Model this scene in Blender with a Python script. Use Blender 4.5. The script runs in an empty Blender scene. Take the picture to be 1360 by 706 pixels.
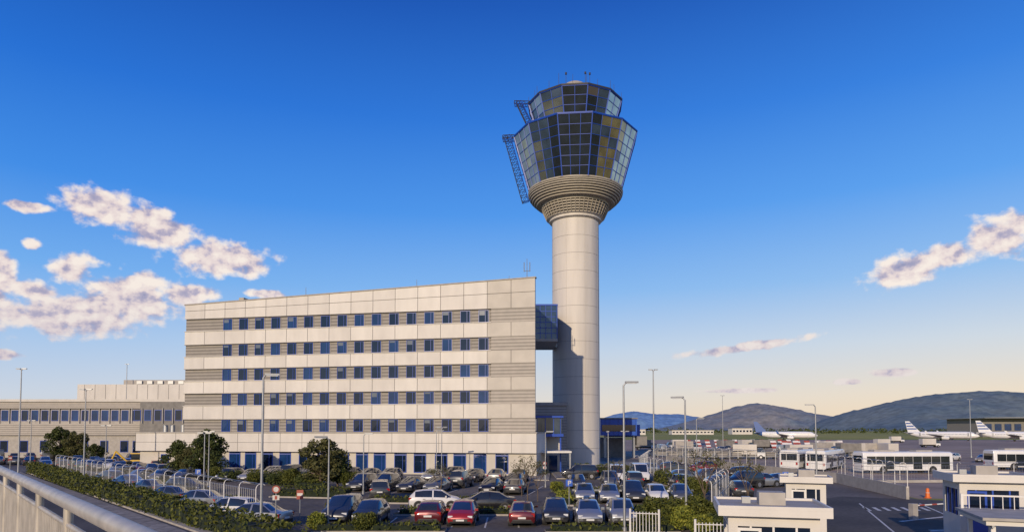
import bpy, math, random
import numpy as np
from mathutils import Vector, noise, Matrix
random.seed(7); np.random.seed(7)
R=math.radians
sc=bpy.context.scene
sc.view_settings.view_transform='Standard'
try: sc.view_settings.look='None'
except Exception: pass
sc.view_settings.exposure=0

# ---------------------------------------------------------------- materials
def mat(name,col,rough=.6,metal=0.,var=.12,scale=1.,coat=0.,stretch=None,bump=0.,spec=.5,world=False,detail=6):
    m=bpy.data.materials.new(name); m.use_nodes=True
    nt=m.node_tree; N=nt.nodes; L=nt.links
    b=N['Principled BSDF']
    b.inputs['Roughness'].default_value=rough
    b.inputs['Metallic'].default_value=metal
    b.inputs['Specular IOR Level'].default_value=spec
    if coat: 
        b.inputs['Coat Weight'].default_value=coat; b.inputs['Coat Roughness'].default_value=.04
    if var>0:
        if world:
            g=N.new('ShaderNodeNewGeometry'); src=g.outputs['Position']
        else:
            t=N.new('ShaderNodeTexCoord'); src=t.outputs['Object']
        mp=N.new('ShaderNodeMapping'); L.new(src,mp.inputs['Vector'])
        s=stretch or (1,1,1); mp.inputs['Scale'].default_value=s
        n=N.new('ShaderNodeTexNoise'); n.inputs['Scale'].default_value=scale; n.inputs['Detail'].default_value=detail
        L.new(mp.outputs[0],n.inputs['Vector'])
        r=N.new('ShaderNodeValToRGB'); r.color_ramp.elements[0].position=.3; r.color_ramp.elements[1].position=.7
        r.color_ramp.elements[0].color=tuple(c*(1-var) for c in col)+(1,)
        r.color_ramp.elements[1].color=tuple(min(1,c*(1+var)) for c in col)+(1,)
        L.new(n.outputs['Fac'],r.inputs[0]); L.new(r.outputs[0],b.inputs['Base Color'])
        if bump>0:
            bp=N.new('ShaderNodeBump'); bp.inputs['Strength'].default_value=bump; bp.inputs['Distance'].default_value=.05
            L.new(n.outputs['Fac'],bp.inputs['Height']); L.new(bp.outputs[0],b.inputs['Normal'])
    else:
        b.inputs['Base Color'].default_value=tuple(col)+(1,)
    return m

def ground_mat(name,c1,c2,s1,s2,rough=.9,c3=None,joint=None):
    m=bpy.data.materials.new(name); m.use_nodes=True
    nt=m.node_tree; N=nt.nodes; L=nt.links; b=N['Principled BSDF']; b.inputs['Roughness'].default_value=rough
    b.inputs['Specular IOR Level'].default_value=.3
    g=N.new('ShaderNodeNewGeometry')
    n1=N.new('ShaderNodeTexNoise'); n1.inputs['Scale'].default_value=s1; n1.inputs['Detail'].default_value=5
    n2=N.new('ShaderNodeTexNoise'); n2.inputs['Scale'].default_value=s2; n2.inputs['Detail'].default_value=4
    L.new(g.outputs['Position'],n1.inputs['Vector']); L.new(g.outputs['Position'],n2.inputs['Vector'])
    r=N.new('ShaderNodeValToRGB'); r.color_ramp.elements[0].position=.35; r.color_ramp.elements[1].position=.65
    r.color_ramp.elements[0].color=c1+(1,); r.color_ramp.elements[1].color=c2+(1,)
    L.new(n1.outputs['Fac'],r.inputs[0])
    mx=N.new('ShaderNodeMix'); mx.data_type='RGBA'; mx.blend_type='MULTIPLY'; mx.inputs[0].default_value=1
    r2=N.new('ShaderNodeValToRGB'); r2.color_ramp.elements[0].position=.3; r2.color_ramp.elements[1].position=.7
    r2.color_ramp.elements[0].color=(.72,.72,.72,1); r2.color_ramp.elements[1].color=(1.15,1.15,1.15,1)
    L.new(n2.outputs['Fac'],r2.inputs[0]); L.new(r.outputs[0],mx.inputs[6]); L.new(r2.outputs[0],mx.inputs[7])
    out=mx.outputs[2]
    if joint:
        bt=N.new('ShaderNodeTexBrick'); bt.offset=0; bt.inputs['Scale'].default_value=1
        bt.inputs['Brick Width'].default_value=joint; bt.inputs['Row Height'].default_value=joint
        bt.inputs['Mortar Size'].default_value=.06; bt.inputs['Mortar Smooth'].default_value=.3
        bt.inputs['Color1'].default_value=(1,1,1,1); bt.inputs['Color2'].default_value=(.88,.88,.88,1); bt.inputs['Mortar'].default_value=(.55,.55,.55,1)
        L.new(g.outputs['Position'],bt.inputs['Vector'])
        m2=N.new('ShaderNodeMix'); m2.data_type='RGBA'; m2.blend_type='MULTIPLY'; m2.inputs[0].default_value=1
        L.new(out,m2.inputs[6]); L.new(bt.outputs['Color'],m2.inputs[7]); out=m2.outputs[2]
    L.new(out,b.inputs['Base Color'])
    return m

def stripe_mat(name,ca,cb,pitch,duty=.5):
    m=bpy.data.materials.new(name); m.use_nodes=True
    nt=m.node_tree; N=nt.nodes; L=nt.links; b=N['Principled BSDF']; b.inputs['Roughness'].default_value=.75
    t=N.new('ShaderNodeTexCoord'); s=N.new('ShaderNodeSeparateXYZ'); L.new(t.outputs['Object'],s.inputs[0])
    d=N.new('ShaderNodeMath'); d.operation='DIVIDE'; d.inputs[1].default_value=pitch; L.new(s.outputs[2],d.inputs[0])
    f=N.new('ShaderNodeMath'); f.operation='FRACT'; L.new(d.outputs[0],f.inputs[0])
    g=N.new('ShaderNodeMath'); g.operation='GREATER_THAN'; g.inputs[1].default_value=duty; L.new(f.outputs[0],g.inputs[0])
    n=N.new('ShaderNodeTexNoise'); n.inputs['Scale'].default_value=1.3; n.inputs['Detail'].default_value=5; L.new(t.outputs['Object'],n.inputs[0])
    mx=N.new('ShaderNodeMix'); mx.data_type='RGBA'; L.new(g.outputs[0],mx.inputs[0]); mx.inputs[6].default_value=ca+(1,); mx.inputs[7].default_value=cb+(1,)
    r=N.new('ShaderNodeValToRGB'); r.color_ramp.elements[0].color=(.8,.8,.8,1); r.color_ramp.elements[1].color=(1.15,1.12,1.1,1); L.new(n.outputs['Fac'],r.inputs[0])
    m2=N.new('ShaderNodeMix'); m2.data_type='RGBA'; m2.blend_type='MULTIPLY'; m2.inputs[0].default_value=1
    L.new(mx.outputs[2],m2.inputs[6]); L.new(r.outputs[0],m2.inputs[7]); L.new(m2.outputs[2],b.inputs['Base Color'])
    return m

def leaf_mat(name,dark,light):
    m=bpy.data.materials.new(name); m.use_nodes=True
    nt=m.node_tree; N=nt.nodes; L=nt.links; b=N['Principled BSDF']; b.inputs['Roughness'].default_value=.7
    b.inputs['Specular IOR Level'].default_value=.2
    g=N.new('ShaderNodeNewGeometry')
    n=N.new('ShaderNodeTexNoise'); n.inputs['Scale'].default_value=1.1; L.new(g.outputs['Position'],n.inputs['Vector'])
    a=N.new('ShaderNodeMath'); a.operation='MULTIPLY_ADD'; a.inputs[1].default_value=.55; L.new(g.outputs['Random Per Island'],a.inputs[0])
    a2=N.new('ShaderNodeMath'); a2.operation='MULTIPLY'; a2.inputs[1].default_value=.55; L.new(n.outputs['Fac'],a2.inputs[0]); L.new(a2.outputs[0],a.inputs[2])
    r=N.new('ShaderNodeValToRGB'); r.color_ramp.elements[0].position=.15; r.color_ramp.elements[1].position=.9
    r.color_ramp.elements[0].color=dark+(1,); r.color_ramp.elements[1].color=light+(1,)
    L.new(a.outputs[0],r.inputs[0]); L.new(r.outputs[0],b.inputs['Base Color'])
    return m

M={}
M['white']=mat('facade_panel',(.56,.53,.485),.55,var=.09,scale=.6,stretch=(1,1,.35))
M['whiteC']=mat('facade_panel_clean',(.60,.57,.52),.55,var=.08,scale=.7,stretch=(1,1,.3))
M['whiteB']=mat('facade_panel_darker',(.52,.49,.44),.6,var=.09,scale=.5,stretch=(1,1,.3))  # slightly darker tone of the panel white
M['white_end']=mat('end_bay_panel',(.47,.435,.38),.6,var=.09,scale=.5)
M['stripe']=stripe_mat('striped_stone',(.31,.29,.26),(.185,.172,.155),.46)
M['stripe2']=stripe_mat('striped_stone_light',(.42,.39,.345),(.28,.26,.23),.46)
M['dark']=mat('dark_core',(.05,.05,.055),.8,var=0)
M['bluef']=mat('blue_frame',(.012,.06,.36),.35,var=.1,scale=3)
M['glass1']=mat('window_glass_dark',(.006,.014,.035),.06,var=.3,scale=.4,spec=.6,coat=.2)
M['glass2']=mat('window_glass_blue',(.008,.035,.12),.08,var=.3,scale=.4,spec=.6,coat=.2)
M['glass3']=mat('window_glass_blind',(.12,.14,.17),.15,var=.2,scale=.4,spec=.6,coat=.3)
M['shaft']=mat('painted_concrete',(.56,.52,.46),.6,var=.09,scale=.8,stretch=(1,1,.12))
M['conc']=mat('concrete',(.36,.335,.30),.85,var=.15,scale=1.5)
M['concd']=mat('concrete_dark',(.2,.19,.175),.85,var=.2,scale=1.)
M['tan']=mat('tan_louvre',(.36,.32,.25),.6,var=.12,scale=2)
M['gold']=mat('cab_glass_gold_reflection',(.36,.32,.21),.05,metal=.8,var=.3,scale=.5)  # golden sunset reflection painted into the pane colour
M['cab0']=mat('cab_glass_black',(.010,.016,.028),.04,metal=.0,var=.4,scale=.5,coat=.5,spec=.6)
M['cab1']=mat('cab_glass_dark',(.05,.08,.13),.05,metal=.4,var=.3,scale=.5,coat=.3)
M['cab2']=mat('cab_glass_teal_reflection',(.33,.43,.45),.05,metal=.85,var=.2,scale=.5)  # teal reflection on the side facets, put into the glass colour
M['cab3']=mat('cab_glass_grey_reflection',(.24,.26,.26),.05,metal=.75,var=.3,scale=.35)  # pale grey reflection on the side facets, put into the glass colour
M['metal']=mat('galvanised_steel',(.33,.34,.35),.45,metal=.6,var=.1,scale=4)
M['whitep']=mat('white_paint',(.66,.64,.60),.45,var=.08,scale=2)
M['tyre']=mat('tyre_rubber',(.02,.02,.02),.85,var=.2,scale=6)
M['rim']=mat('wheel_rim',(.4,.4,.42),.35,metal=.8,var=.1,scale=6)
M['trim']=mat('black_trim',(.03,.03,.032),.6,var=.1,scale=6)
M['cglass']=mat('car_glass',(.02,.025,.03),.04,var=.2,scale=1,coat=.6,spec=.8)
M['lampw']=mat('headlight',(.6,.62,.65),.1,var=.05,coat=1)
M['lampr']=mat('tail_light',(.35,.012,.01),.15,var=.05,coat=1)
M['plate']=mat('number_plate',(.6,.6,.58),.5,var=.04)
M['red']=mat('red_paint',(.30,.06,.04),.6,var=.25,scale=2)
M['orange']=mat('orange_plastic',(.65,.14,.02),.5,var=.08)
M['yellow']=mat('yellow_paint',(.60,.38,.03),.45,var=.12)
M['bark']=mat('bark',(.11,.08,.055),.9,var=.3,scale=6,bump=.4)
M['leaf']=leaf_mat('foliage',(.012,.028,.010),(.10,.115,.03))
M['leafo']=leaf_mat('foliage_olive',(.022,.033,.014),(.15,.14,.05))
M['leafh']=leaf_mat('hedge_foliage',(.015,.03,.008),(.13,.135,.025))
M['leafy']=leaf_mat('yellow_green_foliage',(.05,.08,.01),(.25,.25,.04))
M['core']=mat('foliage_core',(.012,.02,.008),.95,var=.3,scale=3)
M['rail']=mat('rail_paint',(.42,.38,.32),.4,metal=.2,var=.18,scale=5)
M['bluep']=mat('blue_panel',(.02,.09,.42),.4,var=.15,scale=1)
M['bluetail']=mat('tail_blue',(.02,.08,.28),.35,var=.05)
M['planew']=mat('aircraft_white',(.70,.70,.69),.3,var=.05,coat=.4)
M['asph']=ground_mat('asphalt',(.095,.084,.077),(.165,.146,.132),.10,2.2)
M['asphd']=ground_mat('asphalt_road',(.055,.05,.049),(.095,.085,.08),.15,3)
M['pave']=ground_mat('pavement_slabs',(.26,.235,.205),(.34,.305,.265),.3,3,joint=1.2)
M['apron']=ground_mat('apron_concrete',(.29,.215,.165),(.40,.30,.235),.012,.15,joint=7.5)
M['field']=ground_mat('dry_grass',(.22,.23,.035),(.36,.31,.055),.004,.05)
M['soil']=ground_mat('planted_soil',(.06,.055,.03),(.11,.095,.05),.8,4)
M['patch']=ground_mat('asphalt_patch',(.05,.046,.044),(.07,.064,.06),.4,4)
M['paintw']=mat('road_marking_white',(.55,.53,.49),.7,var=.3,scale=3,world=True)
M['painty']=mat('road_marking_yellow',(.6,.4,.06),.7,var=.2,scale=3,world=True)
M['kerb']=mat('kerb_stone',(.36,.33,.29),.85,var=.15,scale=2,world=True)

# ---------------------------------------------------------------- mesh builder
class MB:
    def __init__(s): s.v=[]; s.f=[]; s.m=[]; s.mats=[]
    def mi(s,k):
        if k not in s.mats: s.mats.append(k)
        return s.mats.index(k)
    def face(s,pts,k):
        b=len(s.v); s.v+= [tuple(p) for p in pts]; s.f.append(list(range(b,b+len(pts)))); s.m.append(s.mi(k))
    def box(s,x0,x1,y0,y1,z0,z1,k):
        b=len(s.v)
        s.v+=[(x0,y0,z0),(x1,y0,z0),(x1,y1,z0),(x0,y1,z0),(x0,y0,z1),(x1,y0,z1),(x1,y1,z1),(x0,y1,z1)]
        for q in ((0,3,2,1),(4,5,6,7),(0,1,5,4),(1,2,6,5),(2,3,7,6),(3,0,4,7)):
            s.f.append([b+i for i in q]); s.m.append(s.mi(k))
    def prism(s,poly,z0,z1,k,ktop=None):
        n=len(poly); b=len(s.v)
        zt=z1 if isinstance(z1,(list,tuple)) else [z1]*n
        s.v+=[(p[0],p[1],z0) for p in poly]+[(p[0],p[1],zt[i]) for i,p in enumerate(poly)]
        s.f.append([b+i for i in range(n)][::-1]); s.m.append(s.mi(k))
        s.f.append([b+n+i for i in range(n)]); s.m.append(s.mi(ktop or k))
        for i in range(n):
            j=(i+1)%n; s.f.append([b+i,b+j,b+n+j,b+n+i]); s.m.append(s.mi(k))
    def cyl(s,p0,p1,r0,r1,n,k,caps=True,rot=0.):
        p0=Vector(p0); p1=Vector(p1); d=(p1-p0).normalized()
        a=Vector((0,0,1)) if abs(d.z)<.9 else Vector((1,0,0))
        u=d.cross(a).normalized(); w=d.cross(u)
        b=len(s.v)
        for p,r in ((p0,r0),(p1,r1)):
            for i in range(n):
                t=2*math.pi*(i+rot)/n; s.v.append(tuple(p+u*math.cos(t)*r+w*math.sin(t)*r))
        for i in range(n):
            j=(i+1)%n; s.f.append([b+i,b+j,b+n+j,b+n+i]); s.m.append(s.mi(k))
        if caps:
            s.f.append([b+i for i in range(n)][::-1]); s.m.append(s.mi(k))
            s.f.append([b+n+i for i in range(n)]); s.m.append(s.mi(k))
    def lathe(s,prof,n,mats):
        b=len(s.v)
        for r,z in prof:
            for i in range(n):
                t=2*math.pi*i/n; s.v.append((r*math.cos(t),r*math.sin(t),z))
        for k in range(len(prof)-1):
            mk=mats[k] if isinstance(mats,list) else mats
            for i in range(n):
                j=(i+1)%n; s.f.append([b+k*n+i,b+k*n+j,b+(k+1)*n+j,b+(k+1)*n+i]); s.m.append(s.mi(mk))
    def mesh(s,name,smooth=None):
        me=bpy.data.meshes.new(name); me.from_pydata(s.v,[],s.f)
        for k in s.mats: me.materials.append(M[k] if isinstance(k,str) else k)
        me.polygons.foreach_set('material_index',s.m)
        me.update()
        if smooth is not None:
            import bmesh
            bm=bmesh.new(); bm.from_mesh(me); bmesh.ops.remove_doubles(bm,verts=bm.verts,dist=1e-5)
            bmesh.ops.recalc_face_normals(bm,faces=bm.faces); bm.to_mesh(me); bm.free()
            me.shade_smooth()
            try: me.set_sharp_from_angle(angle=R(smooth))
            except Exception: pass
        return me
    def obj(s,name,parent=None,loc=(0,0,0),rz=0,smooth=None):
        return link(s.mesh(name,smooth),name,parent,loc,rz)
def link(me,name,parent=None,loc=(0,0,0),rz=0,scale=(1,1,1)):
    o=bpy.data.objects.new(name,me); sc.collection.objects.link(o)
    o.location=loc; o.rotation_euler=(0,0,rz); o.scale=scale
    if parent: o.parent=parent
    return o
def empty(name,loc=(0,0,0),rz=0):
    return link(None,name,None,loc,rz)

# ---------------------------------------------------------------- foliage
def leaves(mb,cent,size,k,flat=0.):
    n=len(cent)
    u=np.random.normal(size=(n,3)); u/=np.linalg.norm(u,axis=1)[:,None]
    w=np.random.normal(size=(n,3)); w-= (w*u).sum(1)[:,None]*u; w/=np.linalg.norm(w,axis=1)[:,None]
    s=size*np.random.uniform(.6,1.3,size=(n,1))
    a=cent-u*s; b=cent+w*s*.55; c=cent+u*s; d=cent-w*s*.55
    base=len(mb.v); q=np.stack([a,b,c,d],1).reshape(-1,3)
    mb.v+= [tuple(x) for x in q.tolist()]
    mb.f+= [[base+4*i,base+4*i+1,base+4*i+2,base+4*i+3] for i in range(n)]
    mb.m+= [mb.mi(k)]*n
def clump_pts(c,r,n):
    d=np.random.normal(size=(n,3)); d/=np.linalg.norm(d,axis=1)[:,None]
    rad=np.random.uniform(.45,1.05,size=(n,1))**.6
    return np.array(c)+d*rad*np.array(r)
def tree_mesh(name,h,rad,trunk,k,nclump=34,nl=130,leaf=.13,low=.28):
    mb=MB()
    mb.cyl((0,0,0),(0.05,0,h*.35),trunk,trunk*.75,8,'bark')
    mb.cyl((0.05,0,h*.35),(0,0.05,h*.75),trunk*.75,trunk*.3,8,'bark')
    for i in range(nclump):
        t=random.random()*2*math.pi; zz=random.uniform(low,.93)
        prof=math.sin(math.pi*min(1,max(.0,(zz-low+.12)/(1.12-low))))**.6
        rr=rad*prof*random.uniform(.25,.9)
        c=(math.cos(t)*rr,math.sin(t)*rr,h*zz)
        mb.cyl((0,0,h*max(.22,zz-.25)),c,trunk*.3,trunk*.08,5,'bark')
        cr=rad*random.uniform(.18,.40)
        leaves(mb,clump_pts(c,(cr,cr,cr*.8),nl),leaf,k)
    return mb.mesh(name)
def shrub_mesh(name,rx,ry,h,k,n=1500,leaf=.09,lumps=7):
    mb=MB()
    leaves(mb,clump_pts((0,0,h*.5),(rx*.85,ry*.85,h*.45),n//2),leaf,k)
    for i in range(lumps):
        t=random.random()*6.28; c=(math.cos(t)*rx*.5,math.sin(t)*ry*.5,h*random.uniform(.35,.7))
        leaves(mb,clump_pts(c,(rx*.45,ry*.45,h*.32),n//(2*lumps)),leaf,k)
    mb.cyl((0,0,0),(0,0,h*.5),.05,.03,6,'bark')
    for i in range(3):
        mb.cyl((0,0,h*.12),(random.uniform(-.1,.1)*rx,0,h*.78),rx*.5,rx*.35,7,'core')
    return mb.mesh(name)
def hedge(name,p0,p1,width,h,k='leafh',dens=26,leaf=.13):
    p0=Vector((p0[0],p0[1],0)); p1=Vector((p1[0],p1[1],0)); L_=(p1-p0).length; a=math.atan2(p1.y-p0.y,p1.x-p0.x)
    mb=MB(); 
    seg=max(1,int(L_/1.2))
    for i in range(seg):
        x0=L_*i/seg; x1=L_*(i+1)/seg
        hh=h*random.uniform(.74,.86); ww=width*random.uniform(.36,.42)
        mb.box(x0,x1-.002,-ww,ww,0,hh,'core')
    n=int(L_*(2*h+width)*dens)
    xs=np.random.uniform(0,L_,n); per=np.random.uniform(0,2*h+width,n)
    wob=.10*np.sin(xs*1.7)+.08*np.sin(xs*4.1+1)+.05*np.sin(xs*9.3)
    y=np.where(per<h,-width/2,np.where(per<h+width,per-h-width/2,width/2)); z=np.where(per<h,per,np.where(per<h+width,h,2*h+width-per))
    z=z*(1+wob*.9); y=y*(1+wob)
    c=np.stack([xs,y,z],1)+np.random.normal(scale=.06,size=(n,3))
    leaves(mb,c,leaf,k)
    return mb.obj(name,None,(p0.x,p0.y,0.02),a)

# ---------------------------------------------------------------- ground sheets
def sheet(name,poly,z,k):
    mb=MB(); mb.face([(p[0],p[1],z) for p in poly],k); return mb.obj(name)
sheet('ground',[(-15000,-3000),(15000,-3000),(15000,15000),(-15000,15000)],0,'field')
sheet('car_park_asphalt',[(-160,-60),(60,-60),(60,45),(36,59.5),(38.6,78),(31,132),(22,152),(-160,175)],.004,'asph')
sheet('airport_apron',[(38,60),(900,60),(900,430),(22,430),(22,152.5),(31.3,132),(38.9,78),(36.3,59.8)],.008,'apron')
sheet('taxiway',[(60,760),(2500,760),(2500,780),(60,780)],.006,'apron')
sheet('access_road',[(-110,150),(-73,95),(-19,38),(-5,24),(-5,-20),(-40,-20),(-110,60)],.010,'asphd')
mb=MB()
def stripe(mb,x0,y0,x1,y1,w,z,k):
    d=Vector((x1-x0,y1-y0,0)); n=Vector((-d.y,d.x,0)).normalized()*w/2
    a=Vector((x0,y0,z)); b=Vector((x1,y1,z)); mb.face([a-n,b-n,b+n,a+n],k)
for i in range(30):
    t=i/30.; x0=-14-66*t; y0=24+58*t*1.05
    stripe(mb,x0-5,y0-4,x0-5-1.2,y0-4+1.25,.12,.014,'paintw')
mb.obj('road_marking')
sheet('entrance_road',[(13,10),(60,10),(60,44.8),(36,59),(30.5,62),(25,58),(17,40)],.012,'asphd')
mb=MB()
for i in range(16):
    x=random.uniform(-26,9); y=random.uniform(46,84); a=random.uniform(1,3); b=random.uniform(.5,1.2)
    mb.face([(x,y,.008+i*.0001),(x+a,y-.1,.008+i*.0001),(x+a+.1,y+b,.008+i*.0001),(x,y+b,.008+i*.0001)],'patch')
mb.obj('asphalt_repair_patch')
mb=MB()
for (x0,y0,x1,y1,w) in [(29,42,34,56,.14),(22,38,29,56,.12),(25.5,41,33,41.6,.4),(26,45,33.5,49,.3),(33,40,38,50,.14),(24,34,24.6,39,.12),(27,33,27.8,38,.12),(30,30,31,36,.12),(36,42,42,44,.35)]:
    stripe(mb,x0,y0,x1,y1,w,.018,'paintw')
for i in range(7):
    stripe(mb,27.2+i*.75,51,27.9+i*.75,53.2,.28,.018,'paintw')
mb.obj('road_marking')
mb=MB()
stripe(mb,45,150,400,170,.5,.013,'painty'); stripe(mb,45,215,500,215,.5,.013,'painty'); stripe(mb,120,80,150,420,.5,.014,'painty')
stripe(mb,42,110,300,118,.4,.0135,'paintw'); stripe(mb,60,330,700,330,.8,.0138,'paintw')
mb.obj('apron_marking')
mb=MB()
mb.prism([(-58,93.2),(4.5,81.2),(5.5,96),(-57,106)],.0,.13,'kerb','pave')
mb.obj('pavement')
mb=MB(); mb.prism([(5.6,84),(24,84),(24,128),(5.6,128)],.0,.12,'kerb','pave'); mb.obj('pavement')

# ---------------------------------------------------------------- office building
A=Vector((3.1,88.6)); B=Vector((-48.6,98.5)); ang=math.atan2(A.y-B.y,A.x-B.x); LEN=(A-B).length
ob=empty('office_building',(B.x,B.y,0),ang)
top=lambda x:24.6+(26.5-24.6)*x/LEN
mb=MB()
mb.prism([(0.02,.42),(LEN-.02,.42),(LEN-2.7,15.8),(1,15.8)],0,[top(0)-.5,top(LEN)-.5,top(LEN)-.5,top(0)-.5],'whiteB','concd')
mb.obj('core_walls',ob)
zc=[21.6,17.8,14.2,10.6,6.8]; hs=.95
mb=MB()
npan=16; pw=LEN/npan
bands=[(zc[i+1]+hs,zc[i]-hs) for i in range(4)]
g=.03
for (z0,z1) in bands:
    for i in range(npan):
        x0=i*pw; x1=x0+pw
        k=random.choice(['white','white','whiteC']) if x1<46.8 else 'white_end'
        mb.box(x0+g,x1-g,random.uniform(0,.012),.42,z0,z1,k)
    mb.box(-.04,46.6,-.10,.40,z1,z1+.07,'whiteC')
    mb.box(0,46.6,-.03,.40,z0-.08,z0-.003,'conc')
for i in range(npan):
    x0=i*pw+g; x1=(i+1)*pw-g
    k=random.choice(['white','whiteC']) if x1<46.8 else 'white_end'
    zb=zc[0]+hs
    m0=(zb+top(x0))/2+.15; m1=(zb+top(x1))/2+.15
    mb.prism([(x0,0),(x1,0),(x1,.6),(x0,.6)],zb,[m0-g,m1-g,m1-g,m0-g],k)
    b=len(mb.v); 
    for (z0a,z0b,z1a,z1b) in [(m0+g,m1+g,top(x0),top(x1))]:
        mb.v+=[(x0,0,z0a),(x1,0,z0b),(x1,.6,z0b),(x0,.6,z0a),(x0,0,z1a),(x1,0,z1b),(x1,.6,z1b),(x0,.6,z1a)]
        for q in ((0,3,2,1),(4,5,6,7),(0,1,5,4),(1,2,6,5),(2,3,7,6),(3,0,4,7)):
            mb.f.append([b+j for j in q]); mb.m.append(mb.mi(k))
b=len(mb.v) # coping
mb.v+=[(-.1,-.1,top(0)+.01),(LEN+.1,-.1,top(LEN)+.01),(LEN+.1,.75,top(LEN)+.01),(-.1,.75,top(0)+.01),(-.1,-.1,top(0)+.17),(LEN+.1,-.1,top(LEN)+.17),(LEN+.1,.75,top(LEN)+.17),(-.1,.75,top(0)+.17)]
for q in ((0,3,2,1),(4,5,6,7),(0,1,5,4),(1,2,6,5),(2,3,7,6),(3,0,4,7)):
    mb.f.append([b+j for j in q]); mb.m.append(mb.mi('conc'))
mb.obj('cladding_panels',ob)
mb=MB()
for z in zc:
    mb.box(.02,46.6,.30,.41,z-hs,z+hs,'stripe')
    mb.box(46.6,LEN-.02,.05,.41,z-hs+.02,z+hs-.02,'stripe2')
mb.obj('striped_window_bands',ob)
mb=MB(); mf=MB()
def window(mb,mf,xc,z0,z1,w,y,k,fr=.07,cross=True):
    x0=xc-w/2; x1=xc+w/2
    mb.face([(x0+.03,y-.03,z0+.03),(x1-.03,y-.03+random.uniform(-.012,.012),z0+.03),(x1-.03,y-.03,z1-.03),(x0+.03,y-.03,z1-.03)],k)
    mf.box(x0,x0+fr,y-.09,y-.002,z0,z1,'bluef'); mf.box(x1-fr,x1,y-.09,y-.002,z0,z1,'bluef')
    mf.box(x0+fr,x1-fr,y-.09,y-.002,z0,z0+fr,'bluef'); mf.box(x0+fr,x1-fr,y-.09,y-.002,z1-fr,z1,'bluef')
    if cross: mf.box(xc+w*.18-.025,xc+w*.18+.025,y-.075,y-.003,z0+fr,z1-fr,'bluef')
for z in zc:
    for i in range(16):
        xc=6.9+i*2.573
        k=random.choices(['glass1','glass2'],[.55,.45])[0]
        window(mb,mf,xc,z-.86,z+.80,1.38,.30,k,.06)
        mf.box(xc+.78,xc+.86,.24,.299,z-.9,z+.8,'conc')
        if random.random()<.2:
            hh=random.uniform(.2,.6); mb.face([(xc-.60,.262,z+.72-hh),(xc+.16,.262,z+.72-hh),(xc+.16,.262,z+.72),(xc-.60,.262,z+.72)],'glass3')
mb.obj('window_glass',ob); mf.obj('window_frames',ob)
mb=MB()
P0=-7.0; P1=LEN+.3
mb.box(P0,P1,-1.0,9,3.1,5.72,'white')
mb.box(P0-.1,P1+.1,-1.12,9.1,5.72,5.86,'conc')
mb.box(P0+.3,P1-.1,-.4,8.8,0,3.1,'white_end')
n=18; w=(P1-P0)/n
for i in range(n+1):
    x=P0+i*w
    mb.box(x-.02,x+.02,-1.012,-1.0,3.12,5.70,'dark')
mb.box(P0,P1,-1.01,-1.0,4.36,4.40,'dark')
mb.obj('ground_floor_podium',ob)
mb=MB(); mf=MB()
gx=[8.9,11.4,14.0,16.8,19.8,22.6,25.6,28.4,31.0,34.0,36.8,39.8,42.4,45.2,48.2]
for j,x in enumerate(gx):
    window(mb,mf,x,.35 if j%4 else .14,2.75,1.75,-.4,random.choice(['glass1','glass2']),.09)
    window(mb,mf,x,2.8,3.08,1.75,-.4,'glass1',.05,False)
for x in (1.5,4.5,-2.5):
    window(mb,mf,x,1.2,2.6,1.3,-.4,'glass1',.09)
mb.obj('ground_floor_glass',ob); mf.obj('ground_floor_frames',ob)
mb=MB()
mb.box(4.6,6.5,3,6,top(5)-.5,top(5)+.55,'conc'); mb.box(7.5,8.3,2,4,top(8)-.5,top(8)+1.0,'tan')
mb.box(19,20,3,5,top(19)-.5,top(19)+.7,'tan'); mb.box(25,29,5,9,top(27)-.5,top(27)+.3,'conc')
for x,h in ((17.8,2.0),(5.2,1.0),(35,1.8),(48.5,1.3)):
    mb.cyl((x,3,top(x)-.5),(x,3,top(x)+h),.05,.03,6,'metal')
x=51.2; mb.cyl((x,2,top(x)-.5),(x,2,top(x)+3.2),.06,.04,6,'metal')
for dx in (-.4,.4): mb.cyl((x+dx,2,top(x)+1.4),(x+dx,2,top(x)+2.7),.06,.06,6,'metal')
mb.cyl((x-.4,2,top(x)+1.5),(x+.4,2,top(x)+1.5),.04,.04,5,'metal')
for xx in (2,3.2,5,7): mb.cyl((xx-6,1.5,5.86),(xx-6,1.5,6.9),.35,.35,10,'metal')
mb.obj('roof_equipment',ob)

br=empty('glass_link_bridge',(0,0,0))
mb=MB(); mb.box(2.6,7.2,105.5,116.8,20.6,25.9,'cab1'); mb.box(2.55,7.3,105.4,116.9,20.2,20.6,'conc'); mb.box(2.55,7.3,105.4,116.9,25.9,26.15,'bluef'); mb.box(7.2,8.3,115.2,117,20.5,25.8,'cab1')
mb.obj('glass_box',br)
mb=MB()
for i in range(6):
    x=2.7+i*.89; mb.box(x-.05,x+.05,105.43,105.498,20.6,25.9,'bluef')
for j in range(1,6):
    z=20.6+j*.88; mb.box(2.6,7.2,105.44,105.497,z-.05,z+.05,'bluef')
for i in range(8):
    y=105.6+i*1.55; mb.box(7.202,7.26,y-.05,y+.05,20.6,25.9,'bluef')
mb.obj('mullions',br)

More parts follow.
